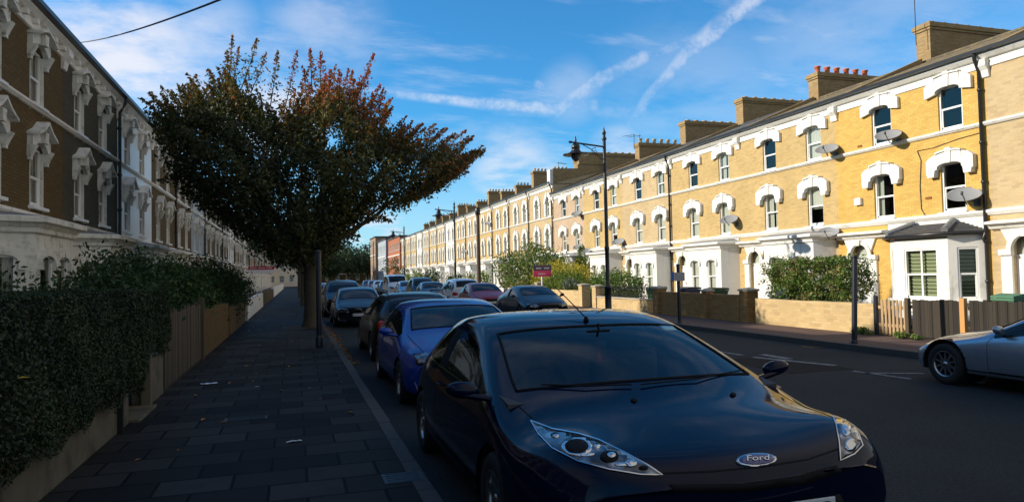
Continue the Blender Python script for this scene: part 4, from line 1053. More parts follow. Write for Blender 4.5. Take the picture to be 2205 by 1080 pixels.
for s in (-1, 1): mb.tube([(s * .62, 1.9, 1.43), (s * .66, 2.2, 1.50), (s * .66, 3.5, 1.49), (s * .62, 3.75, 1.41)], .02, 6)
mb.build('roof_bar', M['steel'], golf.root)
def row(lab, X, Y, paint, away=False, group=GO, **k):
    a = dict(sx=1.16, sy=1.0, lv=2); a.update(k)
    return car('parked_car' if k.get('H', 1.4) < 1.8 else 'parked_van', lab, 'car' if k.get('H', 1.4) < 1.8 else 'van', paint, rz=math.pi if away else 0, loc=(X, Y), group=group, **a)
row('dark blue-black saloon facing us further along the shaded kerb past the tree', 2.35, 26.3, 'paint_darkblue', group=GK, L=4.5, H=1.45, yr=3.1, yb=3.7, zb=.98, ztail=.95, axles=(.85, 3.5))
row('black people carrier behind the dark saloon on the shaded side', 2.25, 33.5, 'paint_black', group=GK, L=4.6, H=1.72, cz=1.15, belt=1.05, hb=.85, yc=.85, yt=1.5, yr=4.1, yb=4.4, zb=1.15, ztail=1.05, axles=(.85, 3.6))
for i, (Y, p, l) in enumerate([(39.5, 'paint_steel', 'steel blue car in the shaded row, third past the kerbside tree'), (45.5, 'paint_black', 'black car in the shaded row, fourth past the kerbside tree'), (51.5, 'paint_darkblue', 'dark blue car in the shaded row, fifth past the kerbside tree'), (58, 'paint_red', 'red car in the shaded row, last one past the kerbside tree')]):
    row(l, 2.3, Y, p, group=GK, lv=1 if i > 1 else 2)
row('near-black saloon facing us first in the sunny row of parked cars', 9.15, 24.6, 'paint_darkblue', L=4.7, H=1.38, yr=3.3, yb=4.0, zb=.98, ztail=.97, axles=(.9, 3.6), sx=1.12, hb=.72)
row('dark red hatchback facing us with a pale sticker in its windscreen', 9.35, 33.2, 'paint_red', L=4.0, H=1.44)
row('white estate car seen from behind with an orange-red tail lamp', 9.35, 43.0, 'paint_carwhite', away=True, L=4.6, H=1.66, cz=1.1, belt=1.02, yr=4.2, yb=4.5, zb=1.1, ztail=1.04, axles=(.9, 3.65), estate=True)
row('small pale blue hatchback between the white estate and a dark one', 9.0, 45.5, 'paint_steel', L=3.7, H=1.45, yr=3.1, yb=3.5, axles=(.75, 3.0))
row('dark tall estate car behind the small pale blue hatchback', 9.3, 51.0, 'paint_darkblue', L=4.6, H=1.75, cz=1.15, belt=1.05, yr=4.1, yb=4.4, zb=1.15, ztail=1.05, axles=(.9, 3.6))
row('silver hatchback in the sunny row near the second street lamp', 9.2, 57.5, 'paint_silver')
vn = row('white van with a dark windscreen far along the sunny row', 9.1, 64.0, 'paint_carwhite', L=5.0, H=2.05, cz=1.25, belt=1.15, hb=.95, yc=.75, yt=1.35, yr=4.7, yb=4.9, zb=1.3, ztail=1.1, axles=(.9, 3.9), roofw=.8)
for i, (Y, p, l) in enumerate([(71, 'paint_black', 'black car just past the white van'), (77, 'paint_carwhite', 'white car second past the white van'), (83, 'paint_red', 'red car third past the white van'), (90, 'paint_steel', 'steel grey car fourth past the white van')]):
    row(l, 9.2, Y, p, lv=1)
silver = car('parked_car', 'silver sports car with many-spoked wheel, cut by the picture edge', 'car', 'paint_silver', sx=1.1, sy=1.0, lv=4, L=4.05, H=1.24, hb=.62, cz=.90, belt=.84, yc=1.35, yt=1.95, yr=2.8, yb=3.2, zb=.92, ztail=.88, axles=(.78, 3.15), wr=.315, arch_r=.38, rz=math.pi, loc=(10.45, 9.10), spokes=10, nosedrop=.04, group=GO)
# ================================================================== ground
def struct(name, mb, mat): o = mb.build(name, M[mat] if isinstance(mat, str) else mat); o['kind'] = 'structure'; return o
KL0, KL1, KR0, KR1 = .91, 1.06, 11.72, 11.90
WL, WR = -1.95, 13.93
mb = MB(); mb.box(-400, 400, -40, 600, -1.2, -.14); struct('ground', mb, 'soil')
def sheet(x0, x1, y0, y1, z, nx=1, ny=1):
    mb = MB()
    mb.quad((x0, y0, z), (x1, y0, z), (x1, y1, z), (x0, y1, z)); return mb
struct('road', sheet(KL1 - .05, KR0 + .05, -30, 300, -.12), 'asphalt')
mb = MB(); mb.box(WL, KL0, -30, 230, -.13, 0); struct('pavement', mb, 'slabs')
mb = MB(); mb.box(KR1, WR, -30, 230, -.13, 0); struct('pavement', mb, 'paving_red')
mb = MB()
y = -20.0; k = 0
while y < 200:
    j = .006 * ((k * 7919) % 5 - 2) / 2; mb.bbox(KL0 + .004, KL1 + j, y, y + .905, -.13, .004, .012) if y < 60 else mb.box(KL0 + .004, KL1, y, y + .905, -.13, .004)
    y += .915; k += 1
struct('kerb', mb, 'kerb_stone')
mb = MB(); y = -10.0
while y < 200:
    mb.box(KR0, KR1 - .004, y, y + .905, -.13, .004); y += .915
struct('kerb', mb, 'kerb_stone')
mb = MB(); mb.box(-6.9, WL, -30, 230, -.13, .002); mb.box(WR, 21, -30, 230, -.13, .002); struct('garden_ground', mb, 'soil')
# worn paint on the carriageway
def line_px(a, b, w=.09):
    A = at_z(a[0], a[1], -.112); B = at_z(b[0], b[1], -.112); t = (B - A).normalized(); n = Vector((-t.y, t.x, 0)) * w / 2
    return [A - n, B - n, B + n, A + n]
mb = MB()
for a, b, w in (((1622, 768), (1800, 786), .16), ((1838, 798), (1962, 815), .10), ((1858, 802), (1990, 803), .10), ((1640, 762), (1700, 772), .2), ((1520, 752), (1600, 764), .12)):
    mb.add(line_px(a, b, w), [(0, 1, 2, 3)])
for k in range(14): mb.box(5.75, 5.85, 22 + k * 7, 25 + k * 7, -.116, -.112)
struct('road_marking', mb, 'road_paint')
mb = MB()
for (x0, x1, y0, y1) in ((4.2, 5.1, 6.5, 12.5), (8.2, 9.6, 10.2, 12.4), (6.0, 6.5, 13, 26), (3.8, 7.2, 17.5, 18.1)): mb.box(x0, x1, y0, y1, -.118, -.1165)
struct('road_patch', mb, 'patch_tar')
for (x, y, lab) in ((6.9, 9.3, 'round iron manhole cover out in the carriageway'), (5.2, 15.2, 'farther round iron manhole cover in the carriageway')):
    mb = MB(); mb.lathe([(0, .003), (.26, .003), (.27, .005), (.31, .005), (.32, 0)], 28); mb.lathe([(.12, .006), (.14, .006)], 24); tag(mb.build('manhole_cover', M['iron'], None, (x, y, -.117)), lab, 'manhole cover')
mb = MB(); mb.bbox(-.2, .2, -.22, .22, -.01, .004, .002)
for i in range(6): mb.box(-.15 + i * .055, -.12 + i * .055, -.18, .18, .0042, .008)
tag(mb.build('gully_grate', M['iron'], None, (11.45, 13.4, -.116)), 'iron gully grate in the gutter of the sunny kerb', 'drain')
# ironwork and patches let into the paving
def cover(x, y, w, h, lab, mat='iron'):
    p = at_z(x, y, .004); mb = MB(); mb.bbox(-w / 2, w / 2, -h / 2, h / 2, -.01, .002, .001)
    for i in range(5): mb.box(-w / 2 + .03, w / 2 - .03, -h / 2 + h * (i + .5) / 5 - .006, -h / 2 + h * (i + .5) / 5 + .006, .0022, .005)
    o = mb.build('utility_cover', M[mat], None, (p.x, p.y, .004)); tag(o, lab, 'manhole cover')
cover(868, 1026, .34, .3, 'dark iron utility cover in the slabs beside the kerb close to us')
cover(530, 900, .5, .22, 'narrow dark cover in the slabs beside the gateway step')
cover(520, 712, .5, .3, 'small dark cover beside the far tree pit')
mb = MB(); p = at_z(655, 706, .004); mb.box(-.9, .36, -.9, .9, -.005, .004); o = mb.build('tree_pit', M['soil'], None, (.46, 25.9, .003)); o['kind'] = 'structure'
# litter
def litter(x, y, w, h, lab, a, mat='paper'):
    p = at_z(x, y, .01); mb = MB(); n = 6
    vs = []; rr = random.Random(int(x))
    for i in range(n):
        for j in range(3): vs.append(((i / (n - 1) - .5) * w + rr.uniform(-.01, .01), (j / 2 - .5) * h + rr.uniform(-.01, .01), rr.uniform(0, .015)))
    mb.add(vs, [(i * 3 + j, (i + 1) * 3 + j, (i + 1) * 3 + j + 1, i * 3 + j + 1) for i in range(n - 1) for j in range(2)])
    o = mb.build('paper_scrap', M[mat], None, (p.x, p.y, .008)); o.rotation_euler.z = a; tag(o, lab, 'litter')
litter(450, 825, .24, .13, 'crumpled pale paper scrap lying on the slabs by the gateway', .2)
litter(634, 949, .16, .05, 'flat pale strip of paper lying on the slabs close to us', .05)
litter(553, 832, .05, .03, 'tiny pale scrap near the middle of the pavement slabs', .4)
def scatter_leaves(name, spots, mat, lab=None, size=.05):
    mb = MB()
    for (x, y, z) in spots:
        a = random.uniform(0, 6.28); s = size * random.uniform(.6, 1.3); c, d = math.cos(a) * s, math.sin(a) * s
        mb.add([(x - c, y - d, z), (x + d * .5, y - c * .5, z + s * .25), (x + c, y + d, z + s * .1), (x - d * .5, y + c * .5, z + s * .3)], [(0, 1, 2, 3)])
    o = mb.build(name, M[mat]); o['kind'] = 'stuff'; return o
sp = [(random.gauss(1.12, .07), random.uniform(15, 27), -.105) for _ in range(420)] + [(random.gauss(.95, .12), random.uniform(17, 26), .01) for _ in range(120)] + [(random.uniform(-1.7, .8), random.uniform(4, 40), .008) for _ in range(70)]
scatter_leaves('fallen_leaves', sp, 'leaf_fallen', size=.045)
# ================================================================== walls, fences, gates
def wall_run(name, lab, cat, x, y0, y1, h, mat, th=.23, cope=None, group=None, z0=-.02):
    mb = MB(); s = 1 if x > 0 else -1; x0, x1 = (x, x + s * th); xa, xb = min(x0, x1), max(x0, x1); ln = y1 - y0; cx = (xa + xb) / 2; cy = (y0 + y1) / 2
    t = thing(name, lab, cat, (cx, cy, 0), 0, group)
    # slightly uneven top
    n = max(2, int(ln / .5)); vs = []; rr = random.Random(int(y0 * 10))
    tops = [h + rr.uniform(-.012, .012) for _ in range(n + 1)]
    for i in range(n + 1):
        yy = -ln / 2 + ln * i / n
        for xx, zz in ((-th / 2, z0), (-th / 2, tops[i]), (th / 2, tops[i]), (th / 2, z0)): vs.append((xx, yy, zz))
    fs = []
    for i in range(n):
        for j in range(3): fs.append((i * 4 + j, i * 4 + j + 1, i * 4 + 5 + j, i * 4 + 4 + j)[::-1])
    fs += [(0, 1, 2, 3), tuple(n * 4 + q for q in (3, 2, 1, 0))]
    mb.add(vs, fs); mb.build('wall_body', M[mat], t)
    if cope: mb = MB(); mb.bbox(-th / 2 - .03, th / 2 + .03, -ln / 2, ln / 2, h + .014, h + .014 + cope, .012); mb.build('coping', M['coping'], t)
    return t
def pier(lab, x, y, w, h, mat='brick_garden', group=None, cap=.07):
    t = thing('gate_pier', lab, 'pier', (x, y, 0), 0, group); mb = MB(); mb.box(-w / 2, w / 2, -w / 2, w / 2, -.02, h); mb.build('shaft', M[mat], t)
    mb = MB(); mb.bbox(-w / 2 - .04, w / 2 + .04, -w / 2 - .04, w / 2 + .04, h + .002, h + cap, .015)
    mb.add([(-w / 2, -w / 2, h + cap), (w / 2, -w / 2, h + cap), (w / 2, w / 2, h + cap), (-w / 2, w / 2, h + cap), (0, 0, h + cap + .06)], [(0, 1, 4), (1, 2, 4), (2, 3, 4), (3, 0, 4)]); mb.build('cap', M['coping'], t); return t
def picket(name, lab, cat, x, y0, y1, h, mat, bw=.09, gap=.035, group=None, rails=True, ragged=.01, pointed=False, side=1):
    t = thing(name, lab, cat, (x, (y0 + y1) / 2, 0), 0, group); mb = MB(); y = y0; ln = y1 - y0; rr = random.Random(int(y0 * 7))
    yy = -ln / 2
    while yy + bw <= ln / 2 + .001:
        hh = h + rr.uniform(-ragged, ragged); a = rr.uniform(-.004, .004)
        mb.prism([(yy, .05), (yy + bw, .05), (yy + bw, hh - (.04 if pointed else 0)), (yy + bw / 2, hh), (yy, hh - (.04 if pointed else 0))], a - .01, a + .01, 'x'); yy += bw + gap
    mb.build('boards', M[mat], t)
    mb = MB()
    for z in (.22, h - .22): mb.bbox(side * .012, side * .06, -ln / 2, ln / 2, z, z + .08, .004) if side > 0 else mb.bbox(-.06, -.012, -ln / 2, ln / 2, z, z + .08, .004)
    mb.build('rail', M[mat], t)
    return t
# sunny side, from the picture edge inwards
picket('board_fence', 'dark weathered close-boarded fence behind the silver sports car', 'fence', WR + .05, 11.72, 13.05, .92, 'boards_dark', .10, .006, ragged=.022)
picket('board_fence', 'long dark board fence running out at the picture edge', 'fence', WR + .05, 4.0, 11.58, .94, 'boards_dark', .10, .006, ragged=.022)
mb = MB(); mb.bbox(-.05, .05, -.06, .06, -.02, .98, .006); tag(mb.build('fence_post', M['boards_orange'], None, (WR + .02, 11.65, 0)), 'fresh orange timber post between dark fence boards', 'post')
picket('garden_gate', 'pale wooden picket gate standing between wall and dark fence', 'gate', WR + .02, 13.16, 14.0, .88, 'boards_pale', .062, .05, ragged=.02)
mb = MB(); mb.bbox(-.04, .04, -.04, .04, -.02, .98, .006); tag(mb.build('gate_post', M['post_black'], None, (WR + .02, 14.05, 0)), 'black gate post at the brick wall end of the picket gate', 'post')
mb = MB(); mb.bbox(-.05, .05, -.05, .05, -.02, .95, .006); tag(mb.build('gate_post', M['boards_old'], None, (WR + .02, 13.1, 0)), 'grey timber gate post beside the dark boards', 'post')
mb = MB(); mb.box(-.02, .1, -.7, .7, 0, .16); tag(mb.build('gate_threshold', M['brick_garden'], None, (WR + .16, 13.55, 0)), 'low brick threshold under the picket gate', 'step')
wall_run('garden_wall', 'clean yellow brick garden wall under the clipped bush', 'wall', WR, 14.12, 18.85, .78, 'brick_garden')
pier('sooty brick pier at the gap next to the clean yellow wall', WR + .2, 19.45, .42, 1.0, 'brick_old')
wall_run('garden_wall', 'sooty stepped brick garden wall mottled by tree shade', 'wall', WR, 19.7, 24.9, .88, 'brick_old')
pier('sooty brick pier in the middle of the mottled wall', WR + .05, 21.6, .3, .95, 'brick_old')
pier('sooty brick pier at the far end of the mottled wall', WR + .1, 25.1, .4, 1.0, 'brick_old')
wall_run('garden_wall', 'low yellow brick wall carrying dark iron railings', 'wall', WR, 25.9, 31.0, .5, 'brick_garden', cope=.06)
t = thing('iron_railings', 'dark iron railings with gilded tips on the low yellow wall', 'railing', (WR + .11, 28.45, .56)); mb = MB(); y = -2.5
mb.box(-.015, .015, -2.55, 2.55, .08, .11); mb.box(-.015, .015, -2.55, 2.55, .38, .41); mb.build('rail', M['iron'], t); mb = MB()
while y < 2.5: mb.tube([(0, y, 0), (0, y, .44)], .012, 6); mb.lathe([(.012, 0), (.028, .03), (.0, .1)], 6, (0, y, .44)); y += .14
mb.build('bars', M['iron'], t)
pier('yellow brick pier beside the tall street lamp', WR + .2, 31.3, .45, 1.0)
pier('yellow brick pier across the gateway from the railings', WR + .2, 33.0, .45, 1.05)
wall_run('garden_wall', 'yellow brick garden wall in front of the golden shrub', 'wall', WR, 33.3, 39.5, .8, 'brick_garden')
pier('yellow brick pier next to the pink and navy board', WR + .2, 39.8, .45, 1.1)
for i, (a, b, m_, h) in enumerate([(40.6, 45.8, 'brick_garden', .8), (46.8, 51.8, 'stucco', .75), (53, 58, 'brick_old', .85), (59, 64, 'stucco', .7), (65, 70, 'brick_garden', .8), (71, 76, 'stucco', .8), (77, 88, 'brick_old', .8), (89, 100, 'stucco', .7), (101, 130, 'brick_garden', .8)]):
    wall_run('garden_wall', 'low garden wall in front of the taller far row, ' + ordn[i] + ' one from the large mixed shrub', 'wall', WR, a, b, h, m_, group='low walls along the far sunny gardens')
# shaded side
wall_run('garden_wall', 'low rendered wall under the big clipped hedge', 'wall', WL, .6, 9.55, .50, 'render_wall', .2, cope=None)
mb = MB(); mb.bbox(-.03, .03, -.02, .02, -.02, .56, .004); tag(mb.build('gate_stop', M['iron'], None, (WL + .03, 9.0, 0)), 'thin dark iron strap on the end of the rendered wall', 'strap')
mb = MB(); mb.bbox(-.22, .22, -.55, .55, -.01, .03, .008); tag(mb.build('gateway_step', M['render_wall'], None, (WL - .1, 10.12, .004)), 'pale stone step in the gateway below the hedge', 'step')
wall_run('garden_wall', 'short rendered wall piece beyond the gateway under the hedge', 'wall', WL, 10.75, 11.9, .62, 'render_wall', .2)
mb = MB(); mb.bbox(-.05, .07, -.06, .06, -.02, .80, .006); tag(mb.build('gate_post', M['render_wall'], None, (WL - .02, 10.70, 0)), 'pale square gate post just below the hedge end', 'post')
picket('picket_fence', 'weathered grey picket fence leaning between hedge and brick wall', 'fence', WL, 11.95, 16.4, 1.22, 'boards_old', .13, .02, ragged=.05, side=-1)
mb = MB(); mb.bbox(-.06, .06, -.06, .06, -.02, 1.34, .006); tag(mb.build('fence_post', M['boards_old'], None, (WL, 16.5, 0)), 'tall weathered post at the far end of the grey picket fence', 'post')
wall_run('garden_wall', 'dark brown brick wall past the grey picket fence', 'wall', WL, 16.7, 23.0, 1.02, 'brick_brown', cope=None)
wall_run('garden_wall', 'lower brick wall further along the shaded pavement', 'wall', WL, 23.4, 30.5, .85, 'brick_brown', cope=None)
pier('pale rendered pier past the lower shaded brick wall', WL - .15, 31.5, .4, 1.05, 'stucco')
wall_run('garden_wall', 'white painted garden wall along the shaded pavement', 'wall', WL, 32.2, 47.5, .85, 'stucco')
wall_run('garden_wall', 'far brick wall continuing past the white painted one', 'wall', WL, 48.5, 70, .8, 'brick_brown')
wall_run('garden_wall', 'farthest pale wall along the shaded pavement', 'wall', WL, 71, 130, .9, 'stucco')
# bins behind the mottled wall
def wheelie(lab, x, y, mat, a=0):
    t = thing('wheelie_bin', lab, 'bin', (x, y, 0), a, 'wheelie bins in the sunny front gardens')
    mb = MB(); b = [(-.22, -.24), (.22, -.24), (.22, .24), (-.22, .24)]; tp = [(-.28, -.32), (.28, -.32), (.28, .34), (-.28, .34)]
    mb.add([(x_, y_, .08) for x_, y_ in b] + [(x_, y_, .98) for x_, y_ in tp], [(3, 2, 1, 0), (0, 1, 5, 4), (1, 2, 6, 5), (2, 3, 7, 6), (3, 0, 4, 7)]); mb.bbox(-.3, .3, -.34, .36, .93, .98, .01); mb.build('body', M[mat], t)
    mb = MB(); mb.prism([(-.36, .99), (.36, .99), (.36, 1.03), (.1, 1.08), (-.3, 1.06), (-.36, 1.03)], -.3, .3, 'x'); mb.build('lid', M[mat], t)
    mb = MB()
    for s in (-1, 1): mb.lathe([(0, s * .2), (.1, s * .2), (.1, s * .25), (0, s * .25)], 12, (0, .3, .1), 'x')
    mb.build('wheel', M['rubber'], t); return t
wheelie('dark blue wheelie bin behind the mottled wall, further one', WR + .8, 24.0, 'bin_blue', 1.6); wheelie('green wheelie bin behind the mottled wall', WR + .75, 22.1, 'bin_green', 1.5)
wheelie('green wheelie bin behind the far end of the mottled wall', WR + .8, 26.6, 'bin_green', 1.6)
wheelie('dark blue wheelie bin behind the clean yellow wall', WR + .85, 18.2, 'bin_blue', 1.5)
t = wheelie('green lidded bin behind the long dark board fence', WR + .75, 11.0, 'tarp_green', 1.4); wheelie('second green lidded bin behind the long dark board fence', WR + .8, 10.0, 'tarp_green', 1.7)
# ================================================================== posts, lamps, signs
def post(lab, x, y, h, r=.05, lean=0.0, sign=None, band_=True):
    t = thing('bollard_post', lab, 'post', (x, y, 0)); mb = MB(); mb.tube([(0, 0, -.02), (lean, 0, h)], r, 12); mb.lathe([(r * 1.25, 0), (r * 1.25, .05), (r, .08)], 12, (0, 0, 0)); mb.build('pole', M['post_black'], t)
    mb = MB(); mb.lathe([(r, 0), (r * 1.15, .0), (r * 1.15, .04), (0, .06)], 12, (lean, 0, h)); mb.build('cap', M['post_black'], t)
    return t
post('slightly leaning thick black post at the sunny kerb', 11.98, 12.72, 1.92, .06, .10)
t = post('black post at the sunny kerb with a small grey and blue plate', 12.0, 20.2, 1.88, .055)
mb = MB(); mb.bbox(-.19, .19, -.085, -.07, 1.38, 1.66, .005); mb.build('sign_plate', M['dish_grey'], t); mb = MB(); mb.bbox(-.32, -.195, -.08, -.07, 1.40, 1.68, .005); mb.build('blue_plate', M['blue_sign'], t)
mb = MB(); p0 = at_y(688, 745, 17.9); t = thing('sign_pole', 'plain black pole standing by the near kerb in front of the tree', 'pole', (.56, 17.9, 0))
mb.tube([(0, 0, -.02), (0, 0, 2.35)], .065, 12); mb.lathe([(.09, 0), (.09, .25), (.068, .3)], 12); mb.build('pole', M['post_black'], t)
mb = MB(); mb.lathe([(.067, 0), (.075, .01), (.075, .04), (0, .08)], 12, (0, 0, 2.345)); mb.build('cap', M['post_black'], t)
def street_lamp(loc, lab, first=None):
    if first: c = copy_tree(first); c.location = loc; c['label'] = lab; return c
    t = thing('street_lamp', lab, 'street lamp', loc, 0, 'black heritage street lamps'); mb = MB()
    mb.lathe([(.17, -.02), (.17, .12), (.13, .16), (.13, 1.05), (.15, 1.08), (.15, 1.14), (.085, 1.25), (.085, 2.6), (.10, 2.63), (.10, 2.70), (.075, 2.76), (.065, 7.0)], 16); mb.build('post', M['iron'], t)
    mb = MB(); mb.lathe([(.09, 0), (.105, .06), (.06, .12), (.06, .22), (.085, .28), (.03, .42), (0, .56)], 12, (0, 0, 7.0)); mb.build('finial', M['iron'], t)
    mb = MB(); mb.tube([(0, 0, 6.72), (-1.42, 0, 6.86)], .035, 8); mb.tube([(-1.42, 0, 6.86), (-1.52, 0, 6.87)], .05, 8); mb.build('arm', M['iron'], t)
    mb = MB(); pts = []
    for k in range(18): a = 1.2 + k * .42; r = .16 * (1 - k / 22); pts.append((-.42 + r * math.cos(a), 0, 6.52 + r * math.sin(a)))
    mb.tube(pts, .014, 5); mb.tube([(-.02, 0, 6.2), (-.18, 0, 6.26), (-.32, 0, 6.4), (-.6, 0, 6.62), (-.95, 0, 6.79)], .016, 6); mb.build('scroll', M['iron'], t)
    mb = MB(); c = (-1.24, 0, 6.1)
    mb.lathe([(.0, 1.02), (.03, .95), (.04, .86), (.05, .74), (.10, .70), (.16, .64), (.17, .50), (.15, .48), (.20, .40), (.30, .33), (.50, .29), (.52, .26), (.50, .25), (.20, .27), (.0, .27)], 20, c); mb.build('lantern', M['iron'], t)
    mb = MB(); mb.lathe([(.18, .262), (.19, .2), (.16, .10), (.09, .02), (0, -.01)], 16, c); mb.build('lamp_glass', M['dish_dark'], t)
    return t
sl = street_lamp((11.88, 25.35, 0), 'tall black street lamp with a scroll bracket beside the parked cars')
for a, b in (((11.95, 53.2, 0), 'second black street lamp, standing far along the sunny kerb'), ((11.95, 79.5, 0), 'third black street lamp, small in the distance'), ((11.95, 112, 0), 'fourth black street lamp, farthest one in sight')): street_lamp(a, b, sl)
t = thing('telegraph_pole', 'stout brown telegraph pole in front of the far white fronted row', 'pole', (13.4, 51.5, 0)); mb = MB(); mb.tube([(0, 0, -.02), (0, 0, 6.6)], [.17, .13], 12); mb.build('shaft', M['pole_wood'], t)
mb = MB(); mb.lathe([(.19, 0), (.2, .02), (.2, .45), (.15, .55), (0, .6)], 12, (0, 0, 6.3)); mb.build('cable_box', M['iron'], t)
# estate agent boards (unreadable in the photo: pale strokes only)
def agent_board(lab, x, y, z, w, h, cols, facing):
    t = thing('agent_board', lab, 'sign', (x, y, 0), facing); mb = MB(); mb.bbox(-.035, .035, .0, .07, -.02, z + h / 2, .004); mb.build('post', M['sign_white'], t)
    mb = MB(); mb.box(-w / 2, w / 2, -.03, -.005, z, z + h / 2); mb.build('panel', M[cols[0]], t); mb = MB(); mb.box(-w / 2, w / 2, -.03, -.005, z - h / 2, z - .002); mb.build('panel', M[cols[1]], t)
    return t
t = agent_board('navy and pink letting board on a post beside the golden shrub', 13.6, 37.8, 1.88, 1.25, .66, ('sign_navy', 'sign_pink'), R(15))
mb = MB()
for (a, b, z) in ((-.45, -.12, 2.02), (.12, .46, 2.02), (-.3, .22, 1.70)):
    x = a
    while x < b: mb.box(x, x + .045, -.034, -.0305, z - .035, z + .045); mb.box(x + .0005, x + .06, -.0345, -.0342, z - .005, z + .015); x += .075
mb.build('pale_lettering', M['sign_white'], t)
t = agent_board('red and white sale board above the shaded garden walls', -2.6, 60.0, 2.5, 2.0, .55, ('sign_red', 'sign_white'), 0)
mb = MB(); x = -.85
while x < .85:
    if abs((x + .85) % .62 - .55) > .05: mb.box(x, x + .05, -.034, -.0305, 2.60, 2.68)
    x += .09
mb.build('pale_lettering', M['sign_white'], t)
# satellite dishes
def dish(lab, x, y, z, s=1.0, first=None, wall=20.0):
    if first is not None: t = copy_tree(first); t.location = (x, y, z); t['label'] = lab; t.scale = (s, s, s); return t
    t = thing('satellite_dish', lab, 'satellite dish', (x, y, z), 0, 'satellite dishes on the sunny house fronts'); t.scale = (s, s, s)
    n = Vector((-.42, -.30, .86)).normalized(); q = n.to_track_quat('Z', 'Y').to_matrix().to_4x4()
    mb = MB(); mb.lathe([(0, -.09), (.15, -.085), (.30, -.06), (.42, -.01), (.45, .01), (.45, .0), (.30, -.075), (.15, -.10), (0, -.105)], 24)
    mb.v = [tuple(q @ Vector(v)) for v in mb.v]; mb.build('reflector', M['dish_grey'], t)
    mb = MB(); f = q @ Vector((0, 0, .42)); b = q @ Vector((0, -.40, -.02)); b2 = Vector((-.1, -.16, -.34)); fo = Vector((-.42, -.28, -.02))
    mb.tube([q @ Vector((0, 0, -.1)), b2, fo], .014, 6); mb.lathe([(0, -.05), (.035, -.04), (.035, .06), (0, .07)], 8, tuple(fo)); mb.build('feed_arm', M['dish_dark'], t)
    mb = MB(); mb.tube([q @ Vector((0, 0, -.1)), (.16, -.1, -.2), (.38, -.1, -.26)], .025, 6); mb.bbox(.36, .395, -.2, 0, -.36, -.14, .004); mb.build('bracket', M['dish_dark'], t)
    return t
first = None
for (x, y, s, lab) in [(1912, 290, 1, 'grey dish below the middle top window of the golden brick house'), (1780, 320, 1, 'dark-backed dish level with the string course between two houses'), (2076, 418, 1.1, 'grey dish in front of the first floor window near the thick downpipe'), (1783, 499, .95, 'grey dish just above the doorway cornice'),
                       (1569, 472, 1, 'grey dish before the pale curtained first floor window'), (1241, 459, .95, 'grey dish high on the pinkish grey house'), (1330, 520, 1, 'grey dish low behind the tall street lamp'), (1244, 531, .9, 'grey dish of a close pair on the pinkish house, farther one'), (1262, 540, .9, 'grey dish of a close pair on the pinkish house, lower one'),
                       (1050, 480, .9, 'small grey dish high on the far arched-window row'), (1000, 541, .9, 'small grey dish low on the far arched-window row')]:
    p = at_x(x, y, 19.6); d = dish(lab, p.x, p.y, p.z, s * .95, first); first = first or d
# aerials
def aerial(lab, p, h, n=7, a=0.0, w=.5):
    t = thing('tv_aerial', lab, 'aerial', tuple(p), a); mb = MB(); mb.tube([(0, 0, 0), (0, 0, h)], .018, 6); mb.build('mast', M['cable'], t)
    mb = MB(); mb.tube([(-.1, 0, h - .05), (.95, 0, h - .05)], .012, 5)
    for k in range(n): x = k * .14; mb.tube([(x, -w / 2, h - .05), (x, w / 2, h - .05)], .007, 4)
    mb.build('elements', M['cable'], t); return t
aerial('tall aerial mast strapped to the big chimney near the picture edge', at_y(1973, 98, 21.7), 3.0, 8, .3)
aerial('small double aerial above the middle row roofs', at_y(1378, 318, 43), .9, 6, 2.2, .35); aerial('second small aerial beside its twin above the middle row roofs', at_y(1366, 322, 44), 1.1, 6, 2.2, .35)
aerial('faint aerial over the roof gap before the arched-window row', at_y(1203, 372, 55), .9, 8, .5)
# the cable overhead, from the shaded row's chimney out of the picture
a = at_y(160, 93, 26.8); b = at_y(405, 0, 12.0); b2 = b + (b - a) * .5; mb = MB(); pts = []
for k in range(25):
    u = k / 24; q = a.lerp(b2, u); q.z -= 4 * .22 * u * (1 - u); pts.append(q)
mb.tube(pts, .016, 5); tag(mb.build('overhead_cable', M['cable']), 'thin dark cable sagging overhead from the shaded roofs', 'cable')

# small fixtures on the golden house front
def fixture(name, lab, cat, px, py, w, h, mat, dep=.12):
    p = at_x(px, py, 20.0); mb = MB(); mb.bbox(-dep, -.003, -w / 2, w / 2, -h / 2, h / 2, .01); tag(mb.build(name, M[mat], None, tuple(p)), lab, cat)
fixture('alarm_box', 'small white alarm box on the golden brick beside the first floor window', 'alarm', 1851, 434, .3, .26, 'paint_white')
fixture('air_vent', 'small dark vent high on the golden brick between top windows', 'vent', 1852, 315, .2, .08, 'rust', .03)
fixture('air_vent', 'small dark vent on the golden brick near the first floor dish', 'vent', 2000, 426, .22, .08, 'rust', .03)
mb = MB(); q = [at_x(a, b, 19.98) for a, b in ((1975, 325), (1983, 345), (1981, 400), (1984, 450), (1995, 468))]; mb.tube(q, .012, 5)
q = [at_x(a, b, 19.98) for a, b in ((1975, 325), (2010, 318), (2060, 300), (2110, 286))]; mb.tube(q, .010, 5); tag(mb.build('wall_cable', M['cable']), 'thin brown cable clipped down the golden brick between the windows', 'cable')
